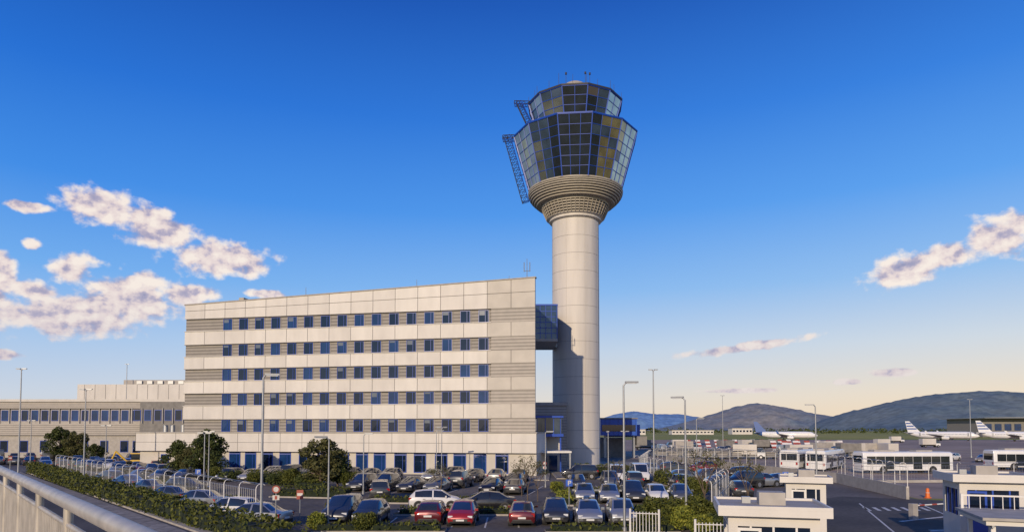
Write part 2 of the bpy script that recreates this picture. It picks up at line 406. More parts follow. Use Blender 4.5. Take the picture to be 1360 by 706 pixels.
# ---------------------------------------------------------------- control tower
TW=(11.3,117.5)
tw=empty('control_tower',(TW[0],TW[1],0),R(-5.5))
mb=MB(); 
prof=[(4.15,0)]
mats=[]
for i in range(14):
    z1=42.8*(i+1)/14
    prof+=[(4.14,z1-.05),(4.11,z1-.03),(4.11,z1-.005),(4.14,z1)]; mats+=['shaft','concd','concd','shaft']
prof+=[(4.6,43.0),(4.6,43.4),(5.0,43.5)]; mats+=['shaft']*3
mb.lathe(prof,64,mats)
mb.obj('shaft',tw,smooth=35)
mb=MB()
for i in range(8):
    a=2*math.pi*(i+.5)/8
    x=4.15*math.cos(a); y=4.15*math.sin(a); mb.cyl((x,y,0),(x,y,42.8),.025,.025,4,'whiteB')
mb.obj('shaft_seams',tw)
mb=MB()
prof=[]; mats=[]
prof.append((4.9,43.5))
for i in range(5):
    z=43.5+i*.40; r=5.0+.85*(i/4.)
    prof+=[(r,z),(r,z+.22),(r-.25,z+.25),(r-.25,z+.38)]; mats+=['tan','tan','trim','trim']
prof+=[(5.95,45.5),(6.0,45.9)]; mats+=['trim','tan','tan']
mb.lathe(prof,48,mats[:len(prof)-1])
prof=[(6.0,45.9)]; mats=[]
for i in range(7):
    z=45.95+i*.33; r=6.9+1.5*math.sin((i/6.)*math.pi/2)
    prof+=[(r,z),(r+.05,z+.19),(r-.18,z+.22),(r-.15,z+.31)]; mats+=['tan','tan','trim','trim']
prof+=[(8.4,48.25),(8.4,48.5)]; mats+=['tan','tan']
mb.lathe(prof,48,mats[:len(prof)-1])
for i in range(48):
    a=2*math.pi*i/48; c,s=math.cos(a),math.sin(a)
    mb.cyl((5.1*c,5.1*s,43.55),(6.0*c,6.0*s,45.5),.07,.07,4,'tan')
mb.obj('louvred_collar',tw,smooth=30)
def pal_l(k,i,j):  # reflections painted facet by facet as glass tint
    """painted reflection tint of the pane: facet, column, row of the lower cab"""
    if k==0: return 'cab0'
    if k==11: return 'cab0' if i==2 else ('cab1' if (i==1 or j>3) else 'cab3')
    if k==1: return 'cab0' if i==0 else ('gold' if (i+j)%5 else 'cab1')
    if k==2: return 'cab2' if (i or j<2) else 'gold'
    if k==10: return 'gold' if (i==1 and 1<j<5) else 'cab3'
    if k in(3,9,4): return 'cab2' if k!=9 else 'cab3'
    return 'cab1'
def pal_u(k,i,j):  # upper cab: dark, grey and teal reflections painted as pane tint
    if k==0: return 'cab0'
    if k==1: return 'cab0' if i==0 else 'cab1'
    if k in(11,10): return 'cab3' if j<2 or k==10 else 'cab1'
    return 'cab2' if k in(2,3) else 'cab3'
def cab(name,z0,z1,r0,r1,cols,rows,fr,pal):
    mb=MB(); mf=MB()
    for k in range(12):
        ac=R(-90+30*k); a0=ac-R(15); a1=ac+R(15)
        b0=Vector((r0*math.cos(a0),r0*math.sin(a0),z0)); b1=Vector((r0*math.cos(a1),r0*math.sin(a1),z0))
        t0=Vector((r1*math.cos(a0),r1*math.sin(a0),z1)); t1=Vector((r1*math.cos(a1),r1*math.sin(a1),z1))
        nrm=(b1-b0).cross(t0-b0).normalized()
        P=lambda u,v:(b0.lerp(b1,u)).lerp(t0.lerp(t1,u),v)
        for i in range(cols):
            for j in range(rows):
                kk=pal(k,i,j)
                if random.random()<.05: kk='cab1'
                off=[nrm*random.uniform(-.014,.014) for _ in range(3)]
                u0,u1,v0,v1=i/cols,(i+1)/cols,j/rows,(j+1)/rows
                off.append(off[0]+off[2]-off[1])
                mb.face([P(u0,v0)+off[0],P(u1,v0)+off[1],P(u1,v1)+off[2],P(u0,v1)+off[3]],kk)
        for i in range(cols):
            r_=fr*(1.6 if i==0 else .8)
            mf.cyl(P(i/cols,0)+nrm*.03,P(i/cols,1)+nrm*.03,r_,r_,4,'bluef',rot=.5)
        for j in range(rows+1):
            r_=fr*(1.3 if j in(0,rows) else .7)
            mf.cyl(P(0,j/rows)+nrm*.03,P(1,j/rows)+nrm*.03,r_,r_,4,'bluef',rot=.5)
    mb.obj(name+'_glass',tw); mf.obj(name+'_mullions',tw)
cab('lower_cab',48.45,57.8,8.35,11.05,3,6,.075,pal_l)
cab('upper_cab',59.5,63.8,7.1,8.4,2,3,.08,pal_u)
def ring12(mb,prof,mats):
    n=12;b=len(mb.v)
    for r,z in prof:
        for i in range(n):
            t=R(-90+15+30*i); mb.v.append((r*math.cos(t),r*math.sin(t),z))
    for k in range(len(prof)-1):
        for i in range(n):
            j=(i+1)%n; mb.f.append([b+k*n+i,b+k*n+j,b+(k+1)*n+j,b+(k+1)*n+i]); mb.m.append(mb.mi(mats[k]))
mb=MB()
ring12(mb,[(8.1,48.35),(8.5,48.35),(8.45,48.47)],['tan','tan'])
ring12(mb,[(11.0,57.8),(11.2,57.82),(11.2,58.0),(9.6,58.4),(7.4,58.8),(7.3,59.48)],['bluef','bluef','concd','metal','concd'])
ring12(mb,[(8.35,63.8),(8.6,63.83),(8.6,64.1),(6.5,64.6),(3,64.9),(.01,65.0)],['bluef','trim','conc','conc','conc'])
mb.obj('cab_roofs',tw)
mb=MB()
mb.lathe([(2.3,64.8),(2.3,67.3),(1.9,67.9),(1.2,68.3),(.01,68.45)],20,'tan')
for i in range(22):
    a=2*math.pi*i/22+.1; r=8.3 if i%2 else 7.6; x,y=r*math.cos(a),r*math.sin(a); h=random.uniform(.9,1.9)
    mb.cyl((x,y,64.0),(x,y,64.3+h),.04,.025,5,'trim')
for x,y,h in ((-1.5,-5,2.2),(2.6,-4,2.5),(1.8,-6,1.6)):
    mb.cyl((x,y,64.6),(x,y,65.3+h),.05,.03,5,'trim'); mb.cyl((x,y,65.2+h),(x,y,65.55+h),.16,.16,8,'trim')
mb.obj('roof_dome_and_antennas',tw,smooth=30)
mb=MB()
def truss(pa,pb,off,n,w=.5,r=.07):
    pa=Vector(pa); pb=Vector(pb); off=Vector(off)
    for dy in (-w,w):
        d=Vector((0,dy,0))
        mb.cyl(pa+d,pb+d,r,r,5,'trim'); mb.cyl(pa+off+d,pb+off+d,r,r,5,'bluef')
        for i in range(n+1):
            p=pa.lerp(pb,i/n)+d; q=pa.lerp(pb,min(1,(i+1)/n))+d
            mb.cyl(p,p+off,r*.7,r*.7,4,'trim')
            if i<n: mb.cyl(p+off,q,r*.6,r*.6,4,'trim')
    for i in range(n+1):
        p=pa.lerp(pb,i/n); mb.cyl(p+Vector((0,-w,0)),p+Vector((0,w,0)),r*.6,r*.6,4,'metal')
truss((-12.7,-1,58.6),(-9.4,-1,46.6),(1.1,0,.3),12)
truss((-12.9,-1,58.8),(-9.5,-1,58.8),(0,0,-.8),4)
truss((-10.5,-1,64.8),(-8.2,-1,59.8),(.9,0,.2),6)
truss((-10.8,-1,65.0),(-7.0,-1,64.7),(0,0,-.6),4)
mb.cyl((-9.4,-1,46.6),(-7.2,-1,47.2),.08,.08,5,'bluef'); mb.cyl((-9.9,-1,51.5),(-8.6,-1,51.8),.08,.08,5,'bluef')
mb.obj('maintenance_ladders',tw)
ax=empty('tower_entrance_annex')
mb=MB()
mb.box(3.6,9,110,124,0,10.2,'stripe2'); mb.box(3.4,9.2,109.8,124.2,10.2,10.7,'conc')
mb.box(3.4,7.4,96,109.7,5.2,5.6,'bluef'); mb.box(3.4,7.4,96,109.7,7.9,8.2,'bluef')
mb.box(3.6,7.2,96.4,109.6,5.6,7.9,'cab1'); mb.box(3.8,4.0,96.4,96.6,0,5.2,'bluef'); mb.box(6.9,7.1,96.4,96.6,0,5.2,'bluef')
mb.box(3.7,7.1,99,109.6,0,5.2,'whiteB'); mb.box(3.2,8.2,92,97,3.0,3.25,'whitep')
for x in (3.6,4.8,6,7.0): mb.box(x-.05,x+.05,96.3,96.39,5.6,7.9,'bluef')
mb.box(7.9,8.1,92.2,92.4,0,3,'metal'); mb.box(4.0,5.2,98.9,98.99,.1,2.4,'glass2'); mb.box(5.5,6.7,98.9,98.99,.1,2.4,'glass2')
mb.obj('annex_walls',ax)

# ---------------------------------------------------------------- terminal buildings (left back)
tb=empty('terminal_building')
mb=MB(); X0,X1,Y0=-170,-70,150
mb.box(X0,X1,Y0,Y0+40,0,12.6,'conc')
mb.box(X0,X1+.3,Y0-.6,Y0-.002,11.0,13.0,'stripe2'); mb.box(X0,X1,Y0-.5,Y0-.003,5.0,7.6,'stripe2')
mb.box(X0,X1,Y0-.9,Y0-.61,12.5,13.05,'whiteB')
mb.box(-82,-70,Y0-3,Y0-.7,0,12.4,'concd')
mb.obj('walls',tb)
mb=MB(); mf=MB()
for i in range(44):
    x=X0+2+i*2.25
    y=Y0 if x<-83 else Y0-3
    window(mb,mf,x,8.2,10.6,1.5,y,random.choice(['glass1','glass2','glass2']),.1,False)
    if i%2==0: window(mb,mf,x,1.2,3.8,1.8,y,'glass1',.1,False)
    mf.box(x-1.17,x-1.09,y-.3,y-.002,7.62,10.98,'whiteB')
mb.obj('glass',tb); mf.obj('frames',tb)
tb2=empty('terminal_plant_block')
mb=MB()
mb.prism([(-124,190),(-88,190),(-80,215),(-124,215)],0,[19.2,19.2,19.2,19.2],'whiteB','conc')
mb.box(-112,-86,192,210,19.2,20.6,'conc'); mb.box(-92,-70,188,215,0,17.2,'white_end'); mb.box(-92.5,-69,187.5,215.3,17.2,17.5,'conc')
for i in range(7): mb.box(-108+i*3,-106.5+i*3,191.5,191.99,19.4,20.3,'metal')
for i in range(12): mb.box(-122+i*3,-121.92+i*3,189.97,189.998,13,19.1,'dark')
mb.obj('walls',tb2)
jb=empty('passenger_jet_bridge')
mb=MB()
mb.box(19.5,27.5,147,151,5.0,8.6,'bluep'); mb.box(21.4,29,151.2,154,4.6,7.4,'bluep')
for i in range(9): mb.box(19.6+i*.95,19.68+i*.95,146.9,146.998,5.0,8.6,'bluef')
mb.box(19.3,27.7,146.8,151.2,8.6,8.85,'concd')
for x in (20.5,26.8): mb.box(x,x+.5,148.5,149.2,0,5,'metal')
mb.box(18.5,26,154.2,160,0,4.4,'concd'); mb.box(27.6,29.8,147.5,150,2.8,4.8,'concd')
mb.box(19.8,27.2,146.86,146.895,5.9,7.3,'glass1')
mb.obj('cabin_and_legs',jb)
tr=empty('distant_terminal')
mb=MB()
mb.box(430,620,610,660,0,17,'concd'); mb.prism([(425,600),(625,600),(625,665),(425,665)],17,[17.6,21,21,17.6],'metal','metal')
for i in range(20): mb.box(432+i*9,438+i*9,609.5,609.98,6,12,'glass2')
mb.obj('walls',tr)
for (x,y,w,d,h) in [(140,900,40,20,7),(230,960,60,20,6),(330,1000,30,20,9),(100,700,25,15,6)]:
    b_=MB(); b_.box(x,x+w,y,y+d,0,h,'white'); b_.box(x-.5,x+w+.5,y-.5,y+d+.5,h,h+.5,'conc')
    for i in range(int(w/5)): b_.box(x+1+i*5,x+4+i*5,y-.05,y-.002,h*.4,h*.7,'glass1')
    b_.obj('airport_service_building')

# ---------------------------------------------------------------- hills
def hill_mat(name,c1,c2,sc_):
    return ground_mat(name,c1,c2,sc_,sc_*8,rough=1.)
M['hillA']=hill_mat('hill_scrub_green_hazed',(.095,.15,.19),(.165,.205,.21),.0022)  # green scrub with bluish distance haze mixed into its colour
M['hillB']=hill_mat('hill_scrub_tan_hazed',(.14,.19,.24),(.25,.245,.235),.0022)  # tan scrub, aerial haze painted in as a blue shift
M['hillC']=hill_mat('hill_far_blue_haze',(.14,.26,.46),(.18,.30,.48),.0015)  # farthest ridge, its blue is haze painted into the base colour
def hill(name,prof,D,depth,k,amp=.22,seed=0):
    nx,ny=170,40; xs0,xs1=prof[0][0],prof[-1][0]
    vs=[];fs=[]
    for j in range(ny):
        t=j/(ny-1)
        for i in range(nx):
            x=xs0+(xs1-xs0)*i/(nx-1)
            h=float(np.interp(x,[p[0] for p in prof],[p[1] for p in prof]))
            y=D-depth*.5+depth*t
            sh=math.sin(math.pi*t)**1.1
            n=noise.fractal(Vector((x/420+seed,y/420,0)),1.,2.,6)
            n2=noise.fractal(Vector((x/160+seed,y/200,3)),1.,2.,5)
            ridge=(1-abs(n)*2)
            z=h*sh*(1+amp*.45*(ridge-.5)*(1.5-sh))+ (n2*h*.12)*(1.2-sh) + n2*h*.02
            vs.append((x,y,max(-2,z)))
    for j in range(ny-1):
        for i in range(nx-1):
            a=j*nx+i; fs.append((a,a+1,a+nx+1,a+nx))
    me=bpy.data.meshes.new(name); me.from_pydata(vs,[],fs); me.materials.append(M[k]); me.shade_smooth()
    link(me,name)
def pr(L_,D): 
    s=D/886.; return [((px-680)*s,hh*1.04) for px,hh in L_]
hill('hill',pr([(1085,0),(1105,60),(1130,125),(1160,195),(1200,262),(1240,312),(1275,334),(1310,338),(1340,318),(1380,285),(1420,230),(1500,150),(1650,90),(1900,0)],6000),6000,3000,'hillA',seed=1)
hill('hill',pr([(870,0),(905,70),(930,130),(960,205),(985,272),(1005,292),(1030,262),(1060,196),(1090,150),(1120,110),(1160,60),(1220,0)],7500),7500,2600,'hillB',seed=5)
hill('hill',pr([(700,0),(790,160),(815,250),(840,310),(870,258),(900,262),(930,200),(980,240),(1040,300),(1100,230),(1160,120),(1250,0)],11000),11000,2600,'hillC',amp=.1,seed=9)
mb=MB()
for i in range(420):
    x=random.uniform(120,2200); y=random.uniform(1250,1700); h=random.uniform(5,13)
    if noise.noise(Vector((x/90,0,0)))<-.25: continue
    leaves(mb,clump_pts((x,y,h*.5),(h*.7,h*.7,h*.5),24),2.2,'leaf')
mb.obj('distant_trees')

# ---------------------------------------------------------------- cars
paint={}
for n_,c,mt in [('silver',(.34,.35,.36),.6),('dark',(.045,.048,.055),.4),('black',(.012,.012,.015),.2),('white',(.62,.61,.59),0),('red',(.30,.015,.015),.15),('blue',(.025,.055,.19),.4),('maroon',(.12,.012,.016),.3),('beige',(.33,.29,.23),.4),('grey',(.13,.135,.14),.5),('green',(.03,.07,.05),.4)]:
    paint[n_]=mat('car_paint_'+n_,c,.32,metal=mt,var=.05,scale=1.5,coat=1)
SED=dict(st=[(-2.25,.42,.72,.78,.70,.60),(-2.15,.25,.90,.97,.83,.70),(-1.55,.2,.95,1.02,.88,.70),(-.95,.2,.95,1.37,.89,.60),(-.25,.2,.94,1.45,.89,.62),(-.14,.2,.94,1.455,.89,.62),(.5,.2,.92,1.40,.89,.6),(1.22,.2,.9,.99,.87,.72),(1.9,.2,.80,.87,.85,.70),(2.18,.25,.64,.71,.80,.64),(2.27,.38,.50,.55,.70,.58)],
 side=(2,3,5,6),top=(2,6),wx=1.35,wr=.32)
HAT=dict(st=[(-1.98,.42,.78,.84,.72,.62),(-1.9,.25,.96,1.03,.83,.70),(-1.5,.2,.98,1.42,.86,.60),(-.85,.2,.97,1.50,.87,.62),(-.2,.2,.96,1.52,.87,.62),(-.1,.2,.96,1.52,.87,.62),(.5,.2,.94,1.46,.87,.6),(1.2,.2,.92,1.02,.85,.70),(1.68,.2,.82,.90,.83,.68),(1.93,.25,.66,.74,.78,.62),(2.0,.38,.5,.55,.70,.58)],
 side=(2,3,5,6),top=(1,6),wx=1.22,wr=.31)
SUV=dict(st=[(-2.15,.45,.9,.98,.78,.66),(-2.08,.32,1.10,1.2,.87,.72),(-1.8,.28,1.12,1.66,.90,.66),(-.95,.28,1.10,1.72,.91,.68),(-.2,.28,1.09,1.74,.91,.68),(-.1,.28,1.09,1.74,.91,.68),(.55,.28,1.06,1.68,.91,.66),(1.15,.28,1.04,1.15,.89,.74),(1.85,.28,.96,1.04,.87,.72),(2.1,.34,.78,.86,.83,.68),(2.2,.45,.6,.65,.76,.62)],
 side=(2,3,5,6),top=(1,6),wx=1.32,wr=.37)
VAN=dict(st=[(-2.5,.4,1.1,1.9,.86,.74),(-2.42,.28,1.15,2.08,.92,.80),(-1.2,.26,1.15,2.12,.94,.82),(-.3,.26,1.15,2.14,.94,.82),(.55,.26,1.15,2.12,.94,.82),(.65,.26,1.15,2.10,.94,.82),(1.2,.26,1.12,2.0,.93,.78),(1.95,.26,1.08,1.20,.90,.76),(2.3,.3,.9,1.0,.87,.72),(2.45,.4,.6,.65,.8,.66)],
 side=(2,5,6),top=(6,),wx=1.55,wr=.36)
def car_mesh(T,col,name):
    mb=MB(); P=paint[col]; st=T['st']
    rings=[]
    for (x,zb,zt,zr,w,wt) in st:
        h=[(0,zb),(w*.9,zb),(w,zb+.16),(w*1.005,(zb+zt)/2+.06),(w*.965,zt),(wt,zr-.04),(wt*.86,zr),(0,zr+.025)]
        ring=[(x,y,z) for y,z in h]+[(x,-y,z) for y,z in h[-2:0:-1]]
        rings.append(ring)
    n=len(rings[0])
    segm=[0,1,2,3,4,5,6,6,5,4,3,2,1,0]
    for k in range(len(rings)-1):
        for j in range(n):
            jj=(j+1)%n; s=segm[j]
            if s in(0,): mk='trim'
            elif s==1: mk='trim' if T is SUV else P
            elif s==4: mk='cglass' if k in T['side'] else P
            elif s==6: mk='cglass' if k in T['top'] else P
            else: mk=P
            mb.face([rings[k][j],rings[k+1][j],rings[k+1][jj],rings[k][jj]],mk)
    mb.face(rings[0],P); mb.face(rings[-1][::-1],P)
    wr=T['wr']; W=max(s[4] for s in st)
    for sx in (-1,1):
        for sy in (-1,1):
            x=sx*T['wx']; 
            mb.cyl((x,sy*(W-.28),wr+.02),(x,sy*(W+.012),wr+.02),wr+.07,wr+.07,18,'trim')
            mb.cyl((x,sy*(W-.2),wr),(x,sy*(W+.03),wr),wr,wr,18,'tyre')
            mb.cyl((x,sy*(W+.0),wr),(x,sy*(W+.04),wr),wr*.62,wr*.58,12,'rim')
    f=st[-2]; r=st[1]; fx=f[0]; rx=r[0]
    for sy in (-1,1):
        y0,y1=sorted((sy*f[4]*.60,sy*f[4]*.97)); mb.box(fx-.16,fx+.03,y0,y1,f[2]-.06,f[2]+.08,'lampw')
        y0,y1=sorted((sy*r[4]*.70,sy*r[4]*.99)); mb.box(rx-.06,rx+.14,y0,y1,r[2]-.22,r[2]-.02,'lampr')
        m=st[-4]; y0,y1=sorted((sy*(m[4]*.95),sy*(m[4]+.17))); mb.box(m[0]-.42,m[0]-.3,y0,y1,m[2]+.02,m[2]+.16,P)
        mb.box(-.9,-.72,min(sy*W*.99,sy*(W+.02)),max(sy*W*.99,sy*(W+.02)),m[2]-.12,m[2]-.09,'trim')
        mb.box(-.195,-.185,min(sy*W*.99,sy*(W+.012)),max(sy*W*.99,sy*(W+.012)),st[4][1]+.15,m[2]-.02,'trim')
    l=st[-1]
    mb.box(l[0]-.05,l[0]+.03,-.45,.45,l[1]+.0,l[3]-.03,'trim'); mb.box(l[0]+.03,l[0]+.045,-.25,.25,l[1]+.02,l[1]+.13,'plate')
    l=st[0]; mb.box(l[0]-.03,l[0]+.05,-.25,.25,l[2]-.18,l[2]-.06,'plate'); mb.box(l[0]-.02,l[0]+.1,-.6,.6,l[1],l[1]+.08,'trim')
    return mb.mesh(name,smooth=38)
cache={}
TY=dict(s=(SED,'sedan'),h=(HAT,'hatchback'),u=(SUV,'suv'),v=(VAN,'van'))
def car(t,c,x,y,rot,name='parked_car'):
    if (t,c) not in cache: cache[(t,c)]=car_mesh(TY[t][0],c,TY[t][1]+'_'+c)
    if t=='v' and name=='parked_car': name='parked_van'
    s=random.uniform(.95,1.05)
    return link(cache[(t,c)],name,None,(x,y,.015),R(rot),(s,random.uniform(.97,1.03),random.uniform(.96,1.06)))
cols=['silver','dark','black','silver','grey','dark','blue','beige','black','grey','white','maroon','dark','green','grey','silver','red']
def G(px,py):
    Y=5405./(py-571.); return ((px-680)/886.*Y,Y)
def row(x0,y0,x1,y1,n,rot,skip=(),types='sshhu',cl=None,alt=True):
    for i in range(n):
        if i in skip: continue
        t=i/(n-1) if n>1 else 0
        c=(cl[i%len(cl)] if cl else random.choice(cols))
        rr=rot+(180 if alt and random.random()<.35 else 0)+random.uniform(-2.5,2.5)
        car(random.choice(types),c,x0+(x1-x0)*t+random.uniform(-.15,.15),y0+(y1-y0)*t+random.uniform(-.4,.4),rr)
row(-30.5,85.5,.8,79.5,13,-101,skip=(3,7),types='shhuu',cl=['silver','dark','grey','white','black','dark','beige','dark','silver','black','dark','grey','black'])
row(-15.2,68.4,.5,65.4,7,-101,types='shuu',skip=(4,),cl=['dark','black','dark','grey','silver','black','dark'])
row(-14,74.2,.4,71.3,6,79,types='shu',skip=(1,2,4,),cl=['dark','black','grey','dark','silver','dark'])
car('h','white',-6.0,52.5,4); car('s','black',-1.9,51.0,183); car('u','dark',-11.8,60,100)
for (x,c,t) in [(-11.2,'dark','u'),(-9.3,'dark','h'),(-5.3,'maroon','h'),(-3.2,'red','h'),(.7,'maroon','s'),(2.9,'dark','h'),(5.0,'silver','s'),(7.2,'silver','h')]:
    car(t,c,x,44.6+random.uniform(-.3,.3),-92 if c!='maroon' else 88)
for (x,c,t) in [(6.2,'silver','h'),(8.3,'silver','s'),(10.3,'dark','u'),(12.3,'white','h'),(14.4,'grey','s')]:
    car(t,c,x,57.5,-94+random.uniform(-3,3))
row(10.5,71.5,17.8,71.5,4,-92,types='hu',cl=['grey','dark','silver','dark'],skip=(2,))
car('v','white',12.2,78.5,-95); car('v','white',15.2,80,-92); car('s','dark',7,72,-95); car('u','black',8.5,84,180)
row(22,70,29.5,73.5,4,20,types='hsu',cl=['dark','black','silver','dark']); row(20.5,80,30,86,4,24,types='hsu',skip=(2,))
row(19,95,28,99,3,20,types='hvu'); car('h','dark',21,62,85)
for (px,py,t,c,r) in [(228,667,'s','grey',158),(268,675,'s','silver',160),(312,687,'h','white',165),(342,697,'s','silver',165),(200,656,'s','grey',150),(172,648,'s','blue',150),(148,641,'h','dark',150),(250,655,'h','black',-20)]:
    x,y=G(px,py); car(t,c,x,y,r)
for i in range(14):
    x,y=G(120+i*14,622+i*1.2); 
    if i not in(4,9,11,12): car(random.choice('shu'),random.choice(cols),x,y,random.choice([-60,120])+random.uniform(-4,4))
for i in range(10):
    if i not in (4,8): car(random.choice('shu'),random.choice(cols),-47+i*2.6,80+i*.2,-100)
for i in range(14):
    car(random.choice('shuv'),random.choice(cols),-106+i*4.1,138-i*1.1,random.choice([-50,130]))
for i in range(11):
    car(random.choice('shu'),random.choice(cols),-92+i*3.6,120-i*1.2,random.choice([-55,125]))
for i in range(9):
    car(random.choice('shu'),random.choice(cols),-73+i*3.4,105-i*1.,random.choice([-60,120]))
car('v','white',*G(75,611),-8)

mb=MB()
def stalls(x0,y0,dx,dy,n,l,rot):
    for i in range(n):
        a=R(rot); x=x0+dx*i; y=y0+dy*i
        stripe(mb,x-math.cos(a)*l/2,y-math.sin(a)*l/2,x+math.cos(a)*l/2,y+math.sin(a)*l/2,.11,.012,'paintw')
stalls(-31.8,85.7,2.6,-.5,14,5,79); stalls(-16.5,68.6,2.62,-.5,8,5,79); stalls(-15.4,74.5,2.62,-.5,8,5,79)
stalls(-12.3,44.6,2.12,0,11,5,90); stalls(5.1,57.5,2.1,0,6,5,90); stalls(9.2,71.5,2.45,0,5,5,90); stalls(-11,51.5,2.5,0,6,4.6,90)
stalls(-48.3,80,2.6,.2,11,5,80)
mb.obj('parking_bay_marking')

def island(x0,y0,x1,y1,w,hh=.9,k='leafh',cover=True):
    d=Vector((x1-x0,y1-y0)); n=Vector((-d.y,d.x)).normalized()*w/2
    m_=MB(); m_.prism([(x0-n.x,y0-n.y),(x1-n.x,y1-n.y),(x1+n.x,y1+n.y),(x0+n.x,y0+n.y)],0,.13,'kerb','soil'); m_.obj('kerbed_planting_bed')
    if cover: hedge('hedge',(x0+d.x*.04,y0+d.y*.04),(x1-d.x*.04,y1-d.y*.04),w*.7,hh,k)
island(-31,78.5,-23,76.8,1.8,1.3); island(-22,62,-14.5,60.5,1.8,.9)
island(-8.5,48.6,1.5,48.6,1.3,.5); island(-13.5,48.2,-9.5,48.2,1.5,.8)
island(4.4,54,4.8,64,1.4,.6,'leafy'); island(8,88.5,17,89,2,1.5); island(18,64,17.2,80,1.4,1.3)
island(-26.5,57,-22,54,1.6,.7); island(-40,72,-33,68.5,1.6,.8)
island(2,40.4,10,40.4,1.2,.45); island(-4,40.6,-12,40.6,1.2,.5)
island(-22,69.5,-19.,69,2,.8); island(-12,56.6,-1,55.4,1.3,.55); island(5.5,63,15,63,1.2,.7)
hedge('hedge',(-69,96.5),(-44,68.5),1.5,1.35); hedge('hedge',(-43.8,68.3),(-27.3,50.7),1.5,1.3); hedge('hedge',(-27,50.4),(-11.,33.5),1.5,1.25)
mb=MB(); mb.prism([(-70.3,96.8),(-11.5,32),(-10.6,32.8),(-69.4,97.6)],0,.12,'kerb'); mb.obj('kerb')
mb=MB(); mb.prism([(-73.4,95.4),(-15.4,31.6),(-13.4,33.4),(-71.4,97.2)],0,.125,'kerb','pave'); mb.obj('footpath')
sh=[shrub_mesh('shrub_a',.8,.8,1.3,'leafy'),shrub_mesh('shrub_b',1.1,1.0,1.6,'leafh',2600),shrub_mesh('shrub_c',1.0,1.3,1.1,'leaf',2200)]
for (x,y,i,s) in [(-11.9,41,0,.9),(-8.9,40.5,1,.75),(9.4,42,1,1.25),(10.4,41,0,1.2),(11.6,42.5,1,1.3),(8.6,43.5,2,1.2),(12.6,41.2,2,1),(11.0,39.2,0,1.0),(-33.5,80,2,1.3),(-29,75.5,1,.9),(13.5,44,1,.9),(4.4,66,0,.9),(17.4,62.5,1,1),(-24.5,74.5,1,1.2),(-21.8,71.5,2,1.4),(-17,70.5,1,1.1),(-26,75,2,1.3),(-36,81.5,1,1.1),(-41,85,2,1.3)]:
    link(sh[i],'shrub',None,(x,y,.02),random.random()*6,(s,s,s))
t1=tree_mesh('tree_round_a',5.2,2.3,.16,'leaf',46,150,.14,.18)
t2=tree_mesh('tree_round_b',5.0,2.0,.14,'leafo',42,150,.13,.22)
for (me,x,y,s,zs) in [(t1,-44.5,89.5,1.0,.92),(t2,-42.2,88,.8,.8),(t1,-38.2,84,1.15,1.18),(t2,-20,70,1.2,1.08),(t1,-18.6,71.5,.75,.8),(t1,-88.5,131,1.3,1.3),(t2,-84.5,130,1.2,1.2),(t1,-76,122,.8,.7)]:
    link(me,'tree',None,(x,y,0),random.random()*6,(s,s,zs))
def bare(name,h):
    mb=MB()
    def br_(p,d,l,r,dep):
        q=p+d*l; mb.cyl(p,q,r,r*.65,5,'bark',caps=False)
        if dep==0:
            leaves(mb,clump_pts(q,(.25,.25,.25),5),.06,'leafo'); return
        for i in range(3):
            nd=(d+Vector((random.uniform(-.6,.6),random.uniform(-.6,.6),random.uniform(-.1,.4)))).normalized()
            br_(q,nd,l*random.uniform(.6,.8),r*.6,dep-1)
    br_(Vector((0,0,0)),Vector((0,0,1)),h*.33,.06,4)
    return mb.mesh(name)
bs=bare('sapling',3.6)
for (x,y,s) in [(1.3,56,1.1),(2.2,57.5,.85),(13.5,47,1.3),(0.9,62,.8),(17.6,50,1.1),(-6,56,.9),(10,63,.9)]:
    link(bs,'bare_sapling_tree',None,(x,y,0),random.random()*6,(s,s,s))

# ---------------------------------------------------------------- street lamps
def lamp(x,y,h,heads=1,rz=0,r=.09):
    mb=MB()
    mb.cyl((0,0,0),(0,0,.35),r*1.8,r*1.7,10,'metal')
    mb.cyl((0,0,.35),(0,0,h-.2),r,r*.55,10,'metal')
    ln=.5 if heads==2 else .75
    for s in ([1] if heads==1 else [1,-1]):
        mb.cyl((0,0,h-.22),(s*.14,0,h-.04),r*.5,r*.45,8,'metal')
        a0,a1=s*.10,s*(.14+ln)
        q=[(a0,-.12),(a1,-.09),(a1,.09),(a0,.12)][::s]
        mb.prism(q,h-.06,h+.04,'metal')
        q=[(a0+s*.08,-.09),(a1-s*.08,-.07),(a1-s*.08,.07),(a0+s*.08,.09)][::s]
        mb.prism(q,h-.10,h-.061,'lampw')
    mb.obj('street_lamp',None,(x,y,0),R(rz),smooth=40)
for L_ in [(-14.2,38,9.3,1,10),(6.7,40,9.0,1,0),(10.9,42,8.2,1,150),(19.1,90,14.3,2,0,.13),(28.2,62,8.5,1,170),(-11.5,42,5.7,1,200,.07),(-27.6,60,5.9,2,0,.07),(-14.2,64,5.8,1,0,.07),
    (-8.2,78,6.5,2,10,.07),(-9.1,80.5,6.1,1,10,.07),(-43.5,68,10.3,2,0),(-59,80,13.5,2,0,.11),(-48.6,80,6.7,2,0,.07),(-72,100,7.6,2,0,.08),(103,150,13.1,2,0,.12),(16.9,100,6,2,0,.08),(-110,190,25,2,0,.15),(3.6,72,6,1,0,.07),(21,76,7.5,1,0,.07),(9.5,66,6,1,90,.07),(60,190,16,2,0,.12),(-34,75,6,2,0,.07)]:
    lamp(*L_)

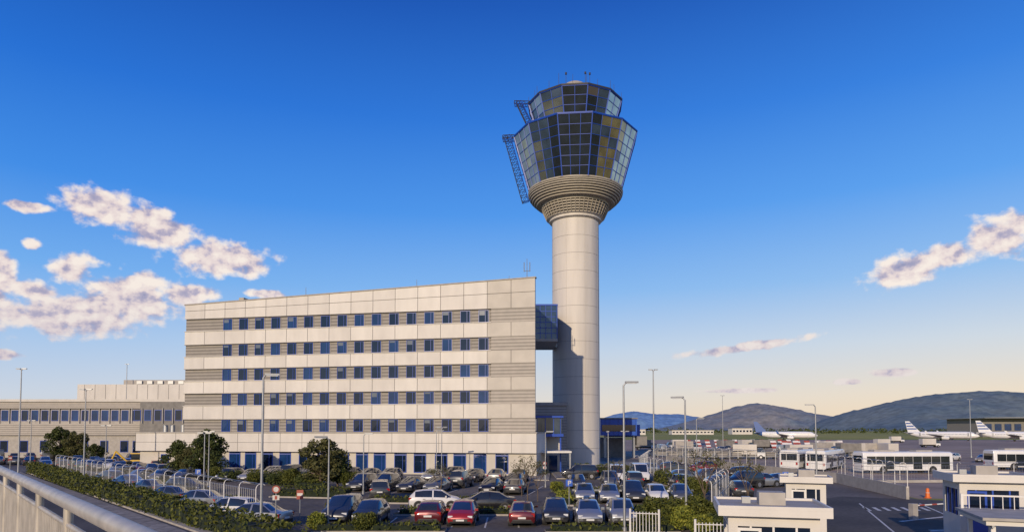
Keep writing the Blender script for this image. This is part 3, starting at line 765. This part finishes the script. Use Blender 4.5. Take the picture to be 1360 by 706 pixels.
# ---------------------------------------------------------------- fences
def fence(name,pts,h=2.3,step=2.8,base=0.,curl=1):
    mb=MB()
    for (a,b) in zip(pts[:-1],pts[1:]):
        a=Vector((a[0],a[1],0)); b=Vector((b[0],b[1],0)); d=b-a; L_=d.length; d.normalize(); n=Vector((d.y,-d.x,0))*curl
        k=max(1,int(L_/step))
        if base:
            q=n*.12
            mb.prism([tuple((a-q).xy),tuple((b-q).xy),tuple((b+q).xy),tuple((a+q).xy)] if curl<0 else [tuple((a+q).xy),tuple((b+q).xy),tuple((b-q).xy),tuple((a-q).xy)],0,base,'conc')
        for i in range(k+1):
            p=a+d*(L_*i/k); z0=Vector((0,0,base*.9)); z1=Vector((0,0,h))
            mb.cyl(p+z0,p+z1,.035,.035,6,'whitep')
            prev=p+z1
            for s in range(1,6):
                t=s/5*math.pi*.75; q2=p+z1+n*(.35*(1-math.cos(t)))+Vector((0,0,.35*math.sin(t)))
                mb.cyl(prev,q2,.03,.03,5,'whitep',caps=False); prev=q2
        for z in (base+.15,(base+h)/2,h-.05):
            mb.cyl(a+Vector((0,0,z)),b+Vector((0,0,z)),.018,.018,4,'metal')
        for t in (.3,.5,.7):
            tt=t*math.pi; q2=n*(.35*(1-math.cos(tt)))+Vector((0,0,h+.35*math.sin(tt)))
            mb.cyl(a+q2,b+q2,.012,.012,4,'metal')
        m=int(L_/.35)
        for i in range(m):
            p=a+d*(L_*i/m); mb.cyl(p+Vector((0,0,base)),p+Vector((0,0,h)),.008,.008,3,'metal',caps=False)
    mb.obj(name)
fence('security_fence',[(30.5,132),(37.9,78),(35,59.3)],h=2.9,base=1.15,step=2.6)
fence('security_fence',[(38.3,77.8),(70,80),(130,84)],h=2.0,base=.3,step=3.4)
fence('security_fence',[(-66,96.8),(-25,53.2),(-17,44.5)],h=2.2,step=2.8,curl=-1)
fence('security_fence',[(17.5,92),(19.4,60),(14,47)],h=2.3,step=2.8)
fence('security_fence',[(17.5,92),(24,118),(30.4,131.5)],h=2.3,step=3)
def picket(x0,y0,x1,y1,h):
    mb=MB(); a=Vector((x0,y0,0)); b=Vector((x1,y1,0)); L_=(b-a).length; n=int(L_/.16)
    for z in (.2,h-.1): mb.cyl(a+Vector((0,0,z)),b+Vector((0,0,z)),.03,.03,6,'whitep')
    for i in range(n+1):
        p=a.lerp(b,i/n); mb.cyl(p+Vector((0,0,.08)),p+Vector((0,0,h)),.022,.022,5,'whitep')
    for p in (a,b): mb.cyl(p,p+Vector((0,0,h+.15)),.06,.06,8,'whitep')
    mb.obj('white_picket_gate')
picket(6.6,37.5,8.1,37.0,1.6); picket(9.0,33.0,11.2,32.6,1.6)
picket(24.8,38.5,22.5,33,1.5)

# ---------------------------------------------------------------- guard booths
def booth(name,x,y,w,d,h,rz,blue=False,base=0.):
    e=empty(name,(x,y,0),R(rz)); mb=MB()
    if base: mb.box(-w/2-.5,w/2+.5,-d/2-.5,d/2+.5,0,base,'conc')
    mb.box(-w/2,w/2,-d/2,d/2,base,base+1.15,'white')
    for sx in(-1,1):
        for sy in(-1,1):
            cx,cy=sx*(w/2-.16),sy*(d/2-.16); mb.box(cx-.16,cx+.16,cy-.16,cy+.16,base+1.15,h-.6,'white')
    mb.box(-w/2,w/2,-d/2,d/2,h-.6,h-.22,'white')
    mb.box(-w/2-.35,w/2+.35,-d/2-.35,d/2+.35,h-.22,h+.02,'whiteC')
    mb.box(-w/2-.25,w/2+.25,-d/2-.25,d/2+.25,h+.02,h+.05,'conc')
    for sx in(-1,1):
        mb.box(min(sx*(w/2+.35),sx*(w/2+.27)),max(sx*(w/2+.35),sx*(w/2+.27)),-d/2-.27,d/2+.27,h+.022,h+.14,'whiteC')
        mb.box(-w/2-.35,w/2+.35,min(sx*(d/2+.35),sx*(d/2+.27)),max(sx*(d/2+.35),sx*(d/2+.27)),h+.0215,h+.139,'whiteC')
    mb.box(-.35,.55,-.3,.5,h+.05,h+.5,'conc'); mb.box(-.9,-.6,.2,.5,h+.05,h+.28,'metal')
    mb.obj('walls_and_roof',e)
    mb=MB(); g_='glass1'; f_='bluef' if blue else 'whitep'
    mb.box(-w/2+.3,w/2-.3,-d/2+.06,d/2-.06,base+1.15,h-.6,g_); mb.box(-w/2+.06,w/2-.06,-d/2+.3,d/2-.3,base+1.155,h-.605,g_)
    for i in range(1,4):
        xx=-w/2+w*i/4
        for sy in(-1,1): mb.box(xx-.035,xx+.035,min(sy*(d/2-.055),sy*(d/2-.02)),max(sy*(d/2-.055),sy*(d/2-.02)),base+1.152,h-.602,f_)
        yy=-d/2+d*i/4
        for sx in(-1,1): mb.box(min(sx*(w/2-.055),sx*(w/2-.02)),max(sx*(w/2-.055),sx*(w/2-.02)),yy-.035,yy+.035,base+1.152,h-.602,f_)
    mb.box(-w/2+.3,-w/2+1.1,-d/2-.04,-d/2-.003,base+.02,h-.65,f_); mb.box(-w/2+.4,-w/2+1.0,-d/2-.06,-d/2-.041,base+1.1,h-.75,g_)
    mb.obj('windows_and_door',e)
booth('guard_booth',9.4,24.6,3.0,2.6,3.35,-14)
booth('guard_booth',17.9,41,2.2,2.0,3.2,-20)
booth('guard_booth',22.9,32.6,2.7,2.6,3.9,-18,True,.9)
cn=empty('checkpoint_canopy',(22.4,27.2,0),R(-20)); mb=MB()
mb.box(-3.2,4.5,-1.8,1.8,2.35,2.55,'whiteC'); mb.box(-3.35,4.65,-1.95,1.95,2.55,2.66,'conc')
for x in(-2.9,.6,4.1):
    for y in(-1.5,1.5): mb.box(x-.08,x+.08,y-.08,y+.08,0,2.35,'whitep')
for i in range(6): mb.box(-3+i*1.3,-2.92+i*1.3,-1.8,1.8,2.25,2.349,'metal')
mb.box(-3.2,-3.1,1.6,1.7,2.66,3.3,'whitep'); mb.box(-3.1,4.5,1.62,1.68,3.2,3.27,'whitep')
for i in range(18): mb.box(-2.9+i*.42,-2.87+i*.42,1.63,1.66,2.66,3.2,'whitep')
mb.obj('roof_and_posts',cn)
bg=MB(); bg.box(-.2,.2,-.2,.2,0,1.1,'conc'); bg.cyl((0,0,.95),(5,0,1.1),.05,.04,8,'whitep')
for i in range(5): bg.cyl((.5+i,0,.965+.03*i),(.9+i,0,.977+.03*i),.056,.056,8,'red')
bg.obj('barrier_arm_gate',None,(27.5,46,0),R(12))
mb=MB(); mb.lathe([(.01,0),(.30,0),(.30,.07),(.20,.09),(.17,.45),(.16,.5),(.14,.8),(.08,.88),(.01,.89)],16,['orange','orange','orange','orange','paintw','orange','orange','orange'])
mb.obj('orange_traffic_drum',None,(37.5,60.5,.02),0,smooth=35)
def sign(x,y,h,rz,kind):
    mb=MB(); mb.cyl((0,0,0),(0,0,h),.035,.035,8,'metal')
    if kind=='round': mb.cyl((0,-.036,h-.24),(0,-.05,h-.24),.24,.24,24,'red'); mb.cyl((0,-.05,h-.24),(0,-.056,h-.24),.16,.16,24,'paintw'); mb.box(-.2,.2,-.05,-.036,h-.9,h-.6,'paintw'); mb.box(-.07,.07,-.056,-.05,h-.86,h-.64,'red')
    elif kind=='blue': mb.box(-.25,.25,-.05,-.036,h-.5,h,'bluep'); mb.box(-.09,-.02,-.056,-.05,h-.42,h-.08,'paintw'); mb.box(-.02,.1,-.056,-.05,h-.14,h-.08,'paintw'); mb.box(-.02,.1,-.056,-.05,h-.28,h-.22,'paintw'); mb.box(.1,.15,-.056,-.05,h-.26,h-.10,'paintw')
    else: mb.box(-.22,.22,-.05,-.036,h-.6,h-.0,'red'); mb.box(-.18,.18,-.056,-.05,h-.38,h-.2,'paintw')
    mb.obj('traffic_sign',None,(x,y,0),R(rz),smooth=40)
for a in [(-14.6,41.5,2.7,10,'round'),(-13.9,44,2.2,0,'red'),(4.3,50.5,2.4,0,'blue'),(-30,64,2.4,10,'blue'),(3.9,80,2.4,0,'round'),(24.5,60,2.4,-20,'blue'),(-69,92,2.6,30,'red')]:
    sign(*a)

# ---------------------------------------------------------------- buses
def bus_mesh(name,Lb=13.):
    mb=MB(); W=1.45; H=3.05
    prof=[(-W*.93,.3),(-W,.45),(-W,1.15),(-W*.985,2.55),(-W*.93,2.9),(-W*.78,H),(W*.78,H),(W*.93,2.9),(W*.985,2.55),(W,1.15),(W,.45),(W*.93,.3)]
    xs=[(-Lb/2,.97,.0),(-Lb/2+.12,1,0),(Lb/2-.3,1,0),(Lb/2-.05,.96,0)]
    rg=[[(x,y*s,.3+(z-.3)*(s if s<1 else 1)) for y,z in prof] for x,s,_ in xs]
    for k in range(3):
        for j in range(12):
            jj=(j+1)%12; mk='planew'
            if j in (0,10,11): mk='trim'
            mb.face([rg[k][j],rg[k+1][j],rg[k+1][jj],rg[k][jj]],mk)
    mb.face(rg[0],'planew'); mb.face(rg[-1][::-1],'planew')
    for sy in(-1,1):
        n=9
        for i in range(n):
            x0=-Lb/2+.5+i*(Lb-1.)/n; x1=x0+(Lb-1.)/n-.05
            zl=.6 if i in(2,5,8) else 1.3
            y=sy*(W+.016)
            q=[(x0,y,zl),(x1,y,zl),(x1,sy*(W*.987+.012),2.42),(x0,sy*(W*.987+.012),2.42)]
            mb.face(q if sy<0 else q[::-1],'cglass')
        for x in(-Lb*.28,Lb*.27):
            mb.cyl((x,sy*(W-.3),.5),(x,sy*(W+.02),.5),.56,.56,18,'trim'); mb.cyl((x,sy*(W-.3),.48),(x,sy*(W+.03),.48),.46,.46,18,'tyre'); mb.cyl((x,sy*W,.48),(x,sy*(W+.04),.48),.26,.24,12,'rim')
    x=Lb/2-.045
    mb.face([(x,-W*.86,1.15),(x,W*.86,1.15),(x-.0,W*.84,2.6),(x-.0,-W*.84,2.6)],'cglass')
    mb.face([(-Lb/2-.004,W*.8,1.5),(-Lb/2-.004,-W*.8,1.5),(-Lb/2-.004,-W*.8,2.5),(-Lb/2-.004,W*.8,2.5)],'cglass')
    for sy in(-1,1): mb.box(x-.02,x+.03,min(sy*.8,sy*1.2),max(sy*.8,sy*1.2),.6,.8,'lampw'); mb.box(-Lb/2-.03,-Lb/2+.02,min(sy*1.,sy*1.25),max(sy*1.,sy*1.25),.8,1.2,'lampr')
    mb.box(-Lb*.35,-Lb*.12,-.8,.8,H,H+.25,'conc'); mb.box(Lb*.12,Lb*.3,-.8,.8,H,H+.22,'conc')
    return mb.mesh(name,smooth=30)
bm_=bus_mesh('apron_bus_mesh')
for (x,y,r) in [(56,96,2),(49.3,105,52),(46.6,108,52),(81,104,-6),(80,92,-4)]:
    link(bm_,'apron_bus',None,(x,y,.02),R(r))
def truck_mesh(name,c='planew'):
    mb=MB(); mb.box(-3.2,1.6,-1.15,1.15,1.0,3.1,c); mb.box(-3.3,3,-.5,.5,.55,.99,'trim')
    mb.prism([(1.7,-1.05),(3.2,-1.05),(3.2,1.05),(1.7,1.05)],.6,1.45,'planew'); 
    b=len(mb.v); mb.v+=[(1.7,-1.0,1.45),(3.2,-1.0,1.45),(3.2,1.0,1.45),(1.7,1.0,1.45),(1.75,-.92,2.3),(2.75,-.92,2.3),(2.75,.92,2.3),(1.75,.92,2.3)]
    for q,k in (((4,5,6,7),'planew'),((0,1,5,4),'cglass'),((1,2,6,5),'cglass'),((2,3,7,6),'cglass'),((3,0,4,7),'planew')):
        mb.f.append([b+i for i in q]); mb.m.append(mb.mi(k))
    for x in(-2.1,2.4):
        for sy in(-1,1): mb.cyl((x,sy*.8,.45),(x,sy*1.12,.45),.45,.45,14,'tyre'); mb.cyl((x,sy*1.1,.45),(x,sy*1.13,.45),.22,.22,10,'rim')
    mb.box(3.2,3.24,-.9,.9,.65,.9,'trim')
    return mb.mesh(name)
tk=[truck_mesh('truck_white','whiteB'),truck_mesh('truck_dark','concd'),truck_mesh('truck_grey','conc')]
for i in range(16):
    x=random.uniform(36,92); y=random.uniform(138,215); link(random.choice(tk),'airport_service_truck',None,(x,y,.02),R(random.choice([0,15,90,180,-20])))
for i in range(12):
    car(random.choice('vhu'),random.choice(['white','silver','dark','beige']),random.uniform(38,90),random.uniform(125,200),random.uniform(0,360),'airport_service_car')
for (x,y,r) in [(128,230,10),(150,240,0),(190,330,0)]: link(tk[0],'airport_service_truck',None,(x,y,.02),R(r))
def dolly_mesh():
    mb=MB(); mb.box(-1.5,1.5,-.75,.75,.45,.6,'metal')
    for x in(-1.4,1.4):
        for y in(-.7,.7): mb.box(x-.04,x+.04,y-.04,y+.04,.6,1.7,'metal')
    mb.box(-1.5,1.5,-.8,.8,1.7,1.8,'concd'); mb.box(-1.0,1.0,-.6,.6,.6,1.3,'stripe')
    for x in(-1,1):
        for y in(-.6,.6): mb.cyl((x,y-.08,.22),(x,y+.08,.22),.22,.22,10,'tyre')
    return mb.mesh('baggage_cart_mesh')
dm=dolly_mesh()
for i in range(36):
    link(dm,'baggage_cart',None,(34+ (i%12)*3.5+random.uniform(-.3,.3),142+(i//12)*9+random.uniform(-1,1),.02),R(random.choice([0,5,-5])))
def blast(x0,y0,x1,y1):
    mb=MB(); a=Vector((x0,y0,0)); b=Vector((x1,y1,0)); n=int((b-a).length/3.4); d=(b-a)/n; dn=Vector((d.y,-d.x,0)).normalized()
    for i in range(n):
        p=a+d*i; q=a+d*(i+.5); mid=(p+q)/2
        for s in range(5):
            t0,t1=s/5,(s+1)/5; k='red' if (s+i)%2 else 'whitep'
            f=lambda pt,t:pt-dn*1.6*t+Vector((0,0,2.9*t))
            mb.face([f(p,t0),f(q,t0),f(q,t1),f(p,t1)],k)
        mb.cyl(mid-dn*1.6+Vector((0,0,0)),mid-dn*1.6+Vector((0,0,2.9)),.06,.06,5,'metal'); mb.cyl(mid-dn*2.6,mid-dn*.8+Vector((0,0,1.5)),.05,.05,5,'metal')
    mb.obj('blast_fence')
blast(56,225,104,236); blast(80,205,106,209)

# ---------------------------------------------------------------- aeroplanes
def plane_mesh(name,tail,stripe_=None):
    mb=MB(); 
    st=[(-18.5,.15,1.3),(-16.5,.7,1.0),(-13.5,1.35,.5),(-10,1.85,.12),(-6,1.98,0),(12,1.98,0),(14.5,1.85,-.08),(16.5,1.4,-.25),(17.8,.8,-.45),(18.5,.15,-.6)]
    n=20; rg=[]
    for x,r,dz in st: rg.append([(x,r*math.cos(2*math.pi*i/n),3.4+dz+r*math.sin(2*math.pi*i/n)) for i in range(n)])
    for k in range(len(rg)-1):
        for j in range(n):
            mb.face([rg[k][j],rg[k][(j+1)%n],rg[k+1][(j+1)%n],rg[k+1][j]],tail if k<2 else 'planew')
    def slab(pts,t,k):
        up=[Vector(p)+Vector(t) for p in pts]; dn=[Vector(p)-Vector(t) for p in pts]; b=len(mb.v); mb.v+=[tuple(p) for p in dn+up]
        for q in ((3,2,1,0),(4,5,6,7),(0,1,5,4),(1,2,6,5),(2,3,7,6),(3,0,4,7)): mb.f.append([b+i for i in q]); mb.m.append(mb.mi(k))
    for s in(-1,1):
        slab([(4.5,s*1.6,2.5),(-2.2,s*1.6,2.5),(-4.8,s*17,4.0),(-3.2,s*17,4.0)],(0,0,.16),'metal')
        slab([(-3.2,s*17,4.0),(-4.8,s*17,4.0),(-5.3,s*17.3,5.9),(-4.6,s*17.3,5.9)],(0,.08,0),tail)
        slab([(-13.6,s*.7,4.4),(-16.6,s*.5,4.4),(-18.2,s*6.2,4.9),(-17,s*6.2,4.9)],(0,0,.1),'metal')
        mb.cyl((1.2,s*5.7,1.7),(4.6,s*5.7,1.7),.75,1.05,16,'planew'); mb.cyl((4.6,s*5.7,1.7),(5.0,s*5.7,1.7),1.05,.95,16,'metal'); mb.cyl((4.98,s*5.7,1.7),(5.02,s*5.7,1.7),.85,.85,16,'trim')
        mb.box(1,3.5,s*5.7-.1,s*5.7+.1,2.2,2.9,'planew')
        mb.cyl((-1,s*3.8,.0),(-1,s*3.8,2.4),.14,.14,8,'metal'); mb.cyl((-1,s*3.5,.55),(-1,s*4.1,.55),.55,.55,14,'tyre')
        for i in range(34):
            x=-9.5+i*.66; mb.box(x,x+.28,s*1.965-.03,s*1.965+.03,3.62,3.98,'cglass')
        mb.box(-11,-10.2,min(s*1.75,s*1.86),max(s*1.75,s*1.86),2.9,4.6,'metal'); mb.box(13,13.8,min(s*1.85,s*1.96),max(s*1.85,s*1.96),2.8,4.5,'metal')
        mb.box(16.0,16.9,min(s*.4,s*1.05),max(s*.4,s*1.05),4.1,4.5,'cglass')
    slab([(-10.6,0,5.0),(-17.2,0,5.0),(-18.6,0,11.6),(-16.4,0,11.6)],(0,.14,0),tail)
    if stripe_:
        for q in (.25,.5,.75):
            z=5+6.6*q; x0=-10.6-5.8*q; x1=-17.2-1.4*q
            slab([(x0-.3,0,z),(x1+.2,0,z),(x1,0,z+.7),(x0-.8,0,z+.7)],(0,.16,0),stripe_)
    mb.cyl((13,0,0),(13,0,2.2),.1,.1,8,'metal'); mb.cyl((13,-.25,.4),(13,.25,.4),.4,.4,12,'tyre')
    return mb.mesh(name,smooth=40)
pm1=plane_mesh('aeroplane_blue_tail','bluetail'); pm2=plane_mesh('aeroplane_white_tail','planew','bluetail')
link(pm1,'airliner',None,(171,418,0),R(-22))
link(pm2,'airliner',None,(252,392,0),R(-42),)
link(pm2,'airliner',None,(281,372,0),R(-36),)

mb=MB()
mb.box(-1.8,1.2,-.8,.8,.7,1.5,'yellow'); mb.box(-1.1,.3,-.75,.75,1.5,1.6,'yellow')
mb.box(-1.,.2,-.7,.7,1.6,2.5,'cglass'); mb.box(-1.1,.3,-.8,.8,2.5,2.65,'yellow')
for x,r in((-1.2,.75),(1.3,.55)):
    for s in(-1,1): mb.cyl((x,s*.75,r),(x,s*1.15,r),r,r,16,'tyre'); mb.cyl((x,s*1.1,r),(x,s*1.17,r),r*.5,r*.5,10,'yellow')
for s in(-.6,.6): mb.cyl((.6,s,1.5),(2.6,s,1.0),.1,.1,6,'yellow')
mb.prism([(2.5,-1.1),(3.3,-1.1),(3.3,1.1),(2.5,1.1)],.3,[1.1,.4,.4,1.1],'yellow')
mb.cyl((-1.8,0,1.3),(-3.4,0,2.9),.14,.12,6,'yellow'); mb.cyl((-3.4,0,2.9),(-4.2,0,1.2),.12,.1,6,'yellow'); mb.prism([(-4.6,-.35),(-3.9,-.35),(-3.9,.35),(-4.6,.35)],.6,1.25,'yellow')
mb.obj('backhoe_loader',None,(-57,102.5,.02),R(10))

# ---------------------------------------------------------------- walkway + railing (photographer's side)
p0=Vector((-.2,1.55,0)); d=Vector((-.665,.747,0)).normalized(); n=Vector((-.747,-.665,0))
Lr=22; rl=empty('bridge_railing'); mb=MB()
a=p0; b=p0+d*Lr
mb.cyl(a+Vector((0,0,5.55)),b+Vector((0,0,5.55)),.055,.055,16,'rail')
mb.cyl(a+Vector((0,0,5.38)),b+Vector((0,0,5.38)),.022,.022,8,'rail')
mb.cyl(a+Vector((0,0,4.62)),b+Vector((0,0,4.62)),.022,.022,8,'rail')
k=int(Lr/.10)
for i in range(k+1):
    p=a.lerp(b,i/k)
    if i%16==0: 
        mb.cyl(p+Vector((0,0,4.3)),p+Vector((0,0,5.52)),.035,.035,8,'rail')
    else: mb.cyl(p+Vector((0,0,4.62)),p+Vector((0,0,5.38)),.016,.016,6,'rail')
mb.obj('rails_and_balusters',rl,smooth=50)
mb=MB()
q0=p0-d*14; q1=b
def P2(v): return (v.x,v.y)
o=n*.12
mb.prism([P2(q0-o),P2(q1-o),P2(q1+n*3.4),P2(q0+n*3.4)],4.05,4.38,'conc')
mb.prism([P2(q0-o*1.2),P2(q1-o*1.2),P2(q1+o*1.3),P2(q0+o*1.3)],4.381,4.5,'conc')
for t in (-8,2,14,22): 
    c=p0+d*t+n*1.7; mb.cyl((c.x,c.y,0),(c.x,c.y,4.05),.5,.5,16,'conc')
mb.obj('footbridge_deck')

# ---------------------------------------------------------------- world / sky
w=bpy.data.worlds.new('World'); sc.world=w; w.use_nodes=True
nt=w.node_tree; N=nt.nodes; L=nt.links; bg_=N['Background']; bg_.inputs['Strength'].default_value=.1
SUN_EL=17.; SUN_AZ=200.
sky=N.new('ShaderNodeTexSky'); sky.sky_type='NISHITA'; sky.sun_disc=False; sky.sun_elevation=R(SUN_EL); sky.sun_rotation=R(SUN_AZ)
tc=N.new('ShaderNodeTexCoord'); sp=N.new('ShaderNodeSeparateXYZ'); L.new(tc.outputs['Generated'],sp.inputs[0])
def math_(op,a,b=None,c=None,clamp=False):
    m=N.new('ShaderNodeMath'); m.operation=op; m.use_clamp=clamp
    for i,x in enumerate((a,b,c)):
        if x is None: continue
        if isinstance(x,(int,float)): m.inputs[i].default_value=x
        else: L.new(x,m.inputs[i])
    return m.outputs[0]
az=math_('MULTIPLY',math_('ARCTAN2',sp.outputs[0],sp.outputs[1]),57.2958)
el=math_('MULTIPLY',math_('ARCSINE',sp.outputs[2]),57.2958)
def ramp(fac,els):
    r=N.new('ShaderNodeValToRGB'); e=r.color_ramp.elements
    while len(e)<len(els): e.new(.5)
    for i,(p,c) in enumerate(els): e[i].position=p; e[i].color=c+(1,)
    L.new(fac,r.inputs[0]); return r.outputs[0]
def mix(fac,a,b,bt='MIX'):
    m=N.new('ShaderNodeMix'); m.data_type='RGBA'; m.blend_type=bt
    for i,x in ((0,fac),(6,a),(7,b)):
        if isinstance(x,(int,float)): m.inputs[i].default_value=x
        elif isinstance(x,tuple): m.inputs[i].default_value=x+(1,)
        else: L.new(x,m.inputs[i])
    return m.outputs[2]
e90=math_('DIVIDE',el,90.,clamp=True)
warm=ramp(e90,[(0,(.93,.70,.46)),(.03,(.85,.73,.59)),(.075,(.63,.70,.78)),(.13,(.30,.53,.87)),(.20,(.105,.36,.88)),(.28,(.035,.22,.76)),(.37,(.011,.11,.52)),(1,(.004,.05,.30))])
cool=ramp(e90,[(0,(.70,.68,.66)),(.03,(.60,.67,.78)),(.075,(.40,.58,.85)),(.13,(.17,.43,.88)),(.20,(.05,.27,.82)),(.28,(.016,.165,.68)),(.37,(.006,.085,.46)),(1,(.004,.05,.30))])
wf=math_('MULTIPLY_ADD',az,1/70.,.5,clamp=True)
grad=mix(wf,cool,warm)
cv=N.new('ShaderNodeCombineXYZ'); L.new(az,cv.inputs[0]); L.new(el,cv.inputs[1])
clouds=[(-31.8,16.0,3.0,1.25,-8),(-28.6,15.2,3.4,1.4,-12),(-23.8,13.3,3.8,1.4,4),(-36.3,15.3,1.5,.4,0),(-33.6,11.5,1.5,1.1,20),(-35.9,9.7,1.6,.7,0),(-29.8,9.7,3.6,1.9,0),(-26.4,10.4,2.4,.9,5),
 (-33.5,8.2,5.0,1.5,3),(-37.9,10.4,1.1,1.9,0),(-20.2,10.9,1.8,.4,0),(-37.4,5.2,1.4,.35,0),(-36.0,12.8,.6,.45,0),
 (30.8,11.7,2.7,1.25,10),(33.0,12.3,1.8,1.0,20),(36.4,13.3,2.2,1.5,10),(19.2,6.7,4.8,.42,6),(29.8,4.3,1.5,.32,0),(26.8,3.7,.9,.25,0),(18.5,3.2,3.0,.22,0),(40.5,14,3,1.3,0),
 (-60,14,12,3,5),(60,12,10,3,0),(150,14,25,4,0),(-130,14,20,4,0)]
mn=None
for (a_,e_,ra,rb,ti) in clouds:
    mp=N.new('ShaderNodeMapping'); mp.vector_type='TEXTURE'; mp.inputs['Location'].default_value=(a_,e_,0); mp.inputs['Rotation'].default_value=(0,0,R(ti)); mp.inputs['Scale'].default_value=(ra*1.12,rb*1.15,1)
    L.new(cv.outputs[0],mp.inputs['Vector'])
    ln=N.new('ShaderNodeVectorMath'); ln.operation='LENGTH'; L.new(mp.outputs[0],ln.inputs[0])
    mn=ln.outputs['Value'] if mn is None else math_('SMOOTH_MIN',mn,ln.outputs['Value'],.2)
def cn_(off,scale,detail,sx=.85,sy=1.05,ro=.52):
    mp=N.new('ShaderNodeMapping'); mp.inputs['Location'].default_value=off; mp.inputs['Scale'].default_value=(sx,sy,1)
    L.new(cv.outputs[0],mp.inputs['Vector'])
    n_=N.new('ShaderNodeTexNoise'); n_.inputs['Scale'].default_value=scale; n_.inputs['Detail'].default_value=detail; n_.inputs['Roughness'].default_value=ro
    L.new(mp.outputs[0],n_.inputs['Vector']); return n_.outputs['Fac']
n1=cn_((0,0,0),.8,7); n2=cn_((.25,-.5,0),.8,4); n1b=cn_((0,0,0),.8,4)
body=math_('SUBTRACT',1.,mn)
dens=math_('ADD',body,math_('MULTIPLY',math_('SUBTRACT',n1,.44),1.8))
mr=N.new('ShaderNodeMapRange'); mr.interpolation_type='SMOOTHSTEP'; mr.inputs['From Min'].default_value=.06; mr.inputs['From Max'].default_value=.55; L.new(dens,mr.inputs['Value'])
alpha=math_('MULTIPLY',mr.outputs[0],math_('GREATER_THAN',body,-.9))
alpha=math_('MULTIPLY',alpha,.96)
shade=math_('ADD',math_('MULTIPLY',math_('SUBTRACT',n1b,n2),2.6),math_('MULTIPLY_ADD',dens,-.12,.74),clamp=True)
cc=ramp(shade,[(0,(.30,.30,.47)),(.35,(.50,.44,.55)),(.62,(.84,.70,.67)),(1,(1.0,.88,.78))])
low=math_('MULTIPLY_ADD',el,.20,-1.15,clamp=True)
cc=mix(low,mix(.30,cc,(.36,.36,.54)),cc)
comb=mix(alpha,grad,cc)
scl=N.new('ShaderNodeVectorMath'); scl.operation='SCALE'; scl.inputs['Scale'].default_value=10.; L.new(comb,scl.inputs[0])
fin=mix(.06,scl.outputs[0],sky.outputs[0])
L.new(fin,bg_.inputs['Color'])
try: w.cycles.sampling_method='MANUAL'; w.cycles.sample_map_resolution=512
except Exception: pass
sd=bpy.data.lights.new('sun','SUN'); sd.energy=3.7; sd.angle=R(.5); sd.color=(1,.81,.58)
so=bpy.data.objects.new('sun',sd); sc.collection.objects.link(so)
sv=Vector((math.sin(R(SUN_AZ))*math.cos(R(SUN_EL)),math.cos(R(SUN_AZ))*math.cos(R(SUN_EL)),math.sin(R(SUN_EL))))
so.rotation_euler=sv.to_track_quat('Z','Y').to_euler(); so.location=(-40,-40,60)
cd=bpy.data.cameras.new('camera'); cd.sensor_width=36; cd.lens=886/1360*36; cd.shift_y=.1318; cd.clip_end=30000; cd.clip_start=.1
co=bpy.data.objects.new('camera',cd); sc.collection.objects.link(co); co.location=(0,0,6.1); co.rotation_euler=(R(92.5),0,0); sc.camera=co
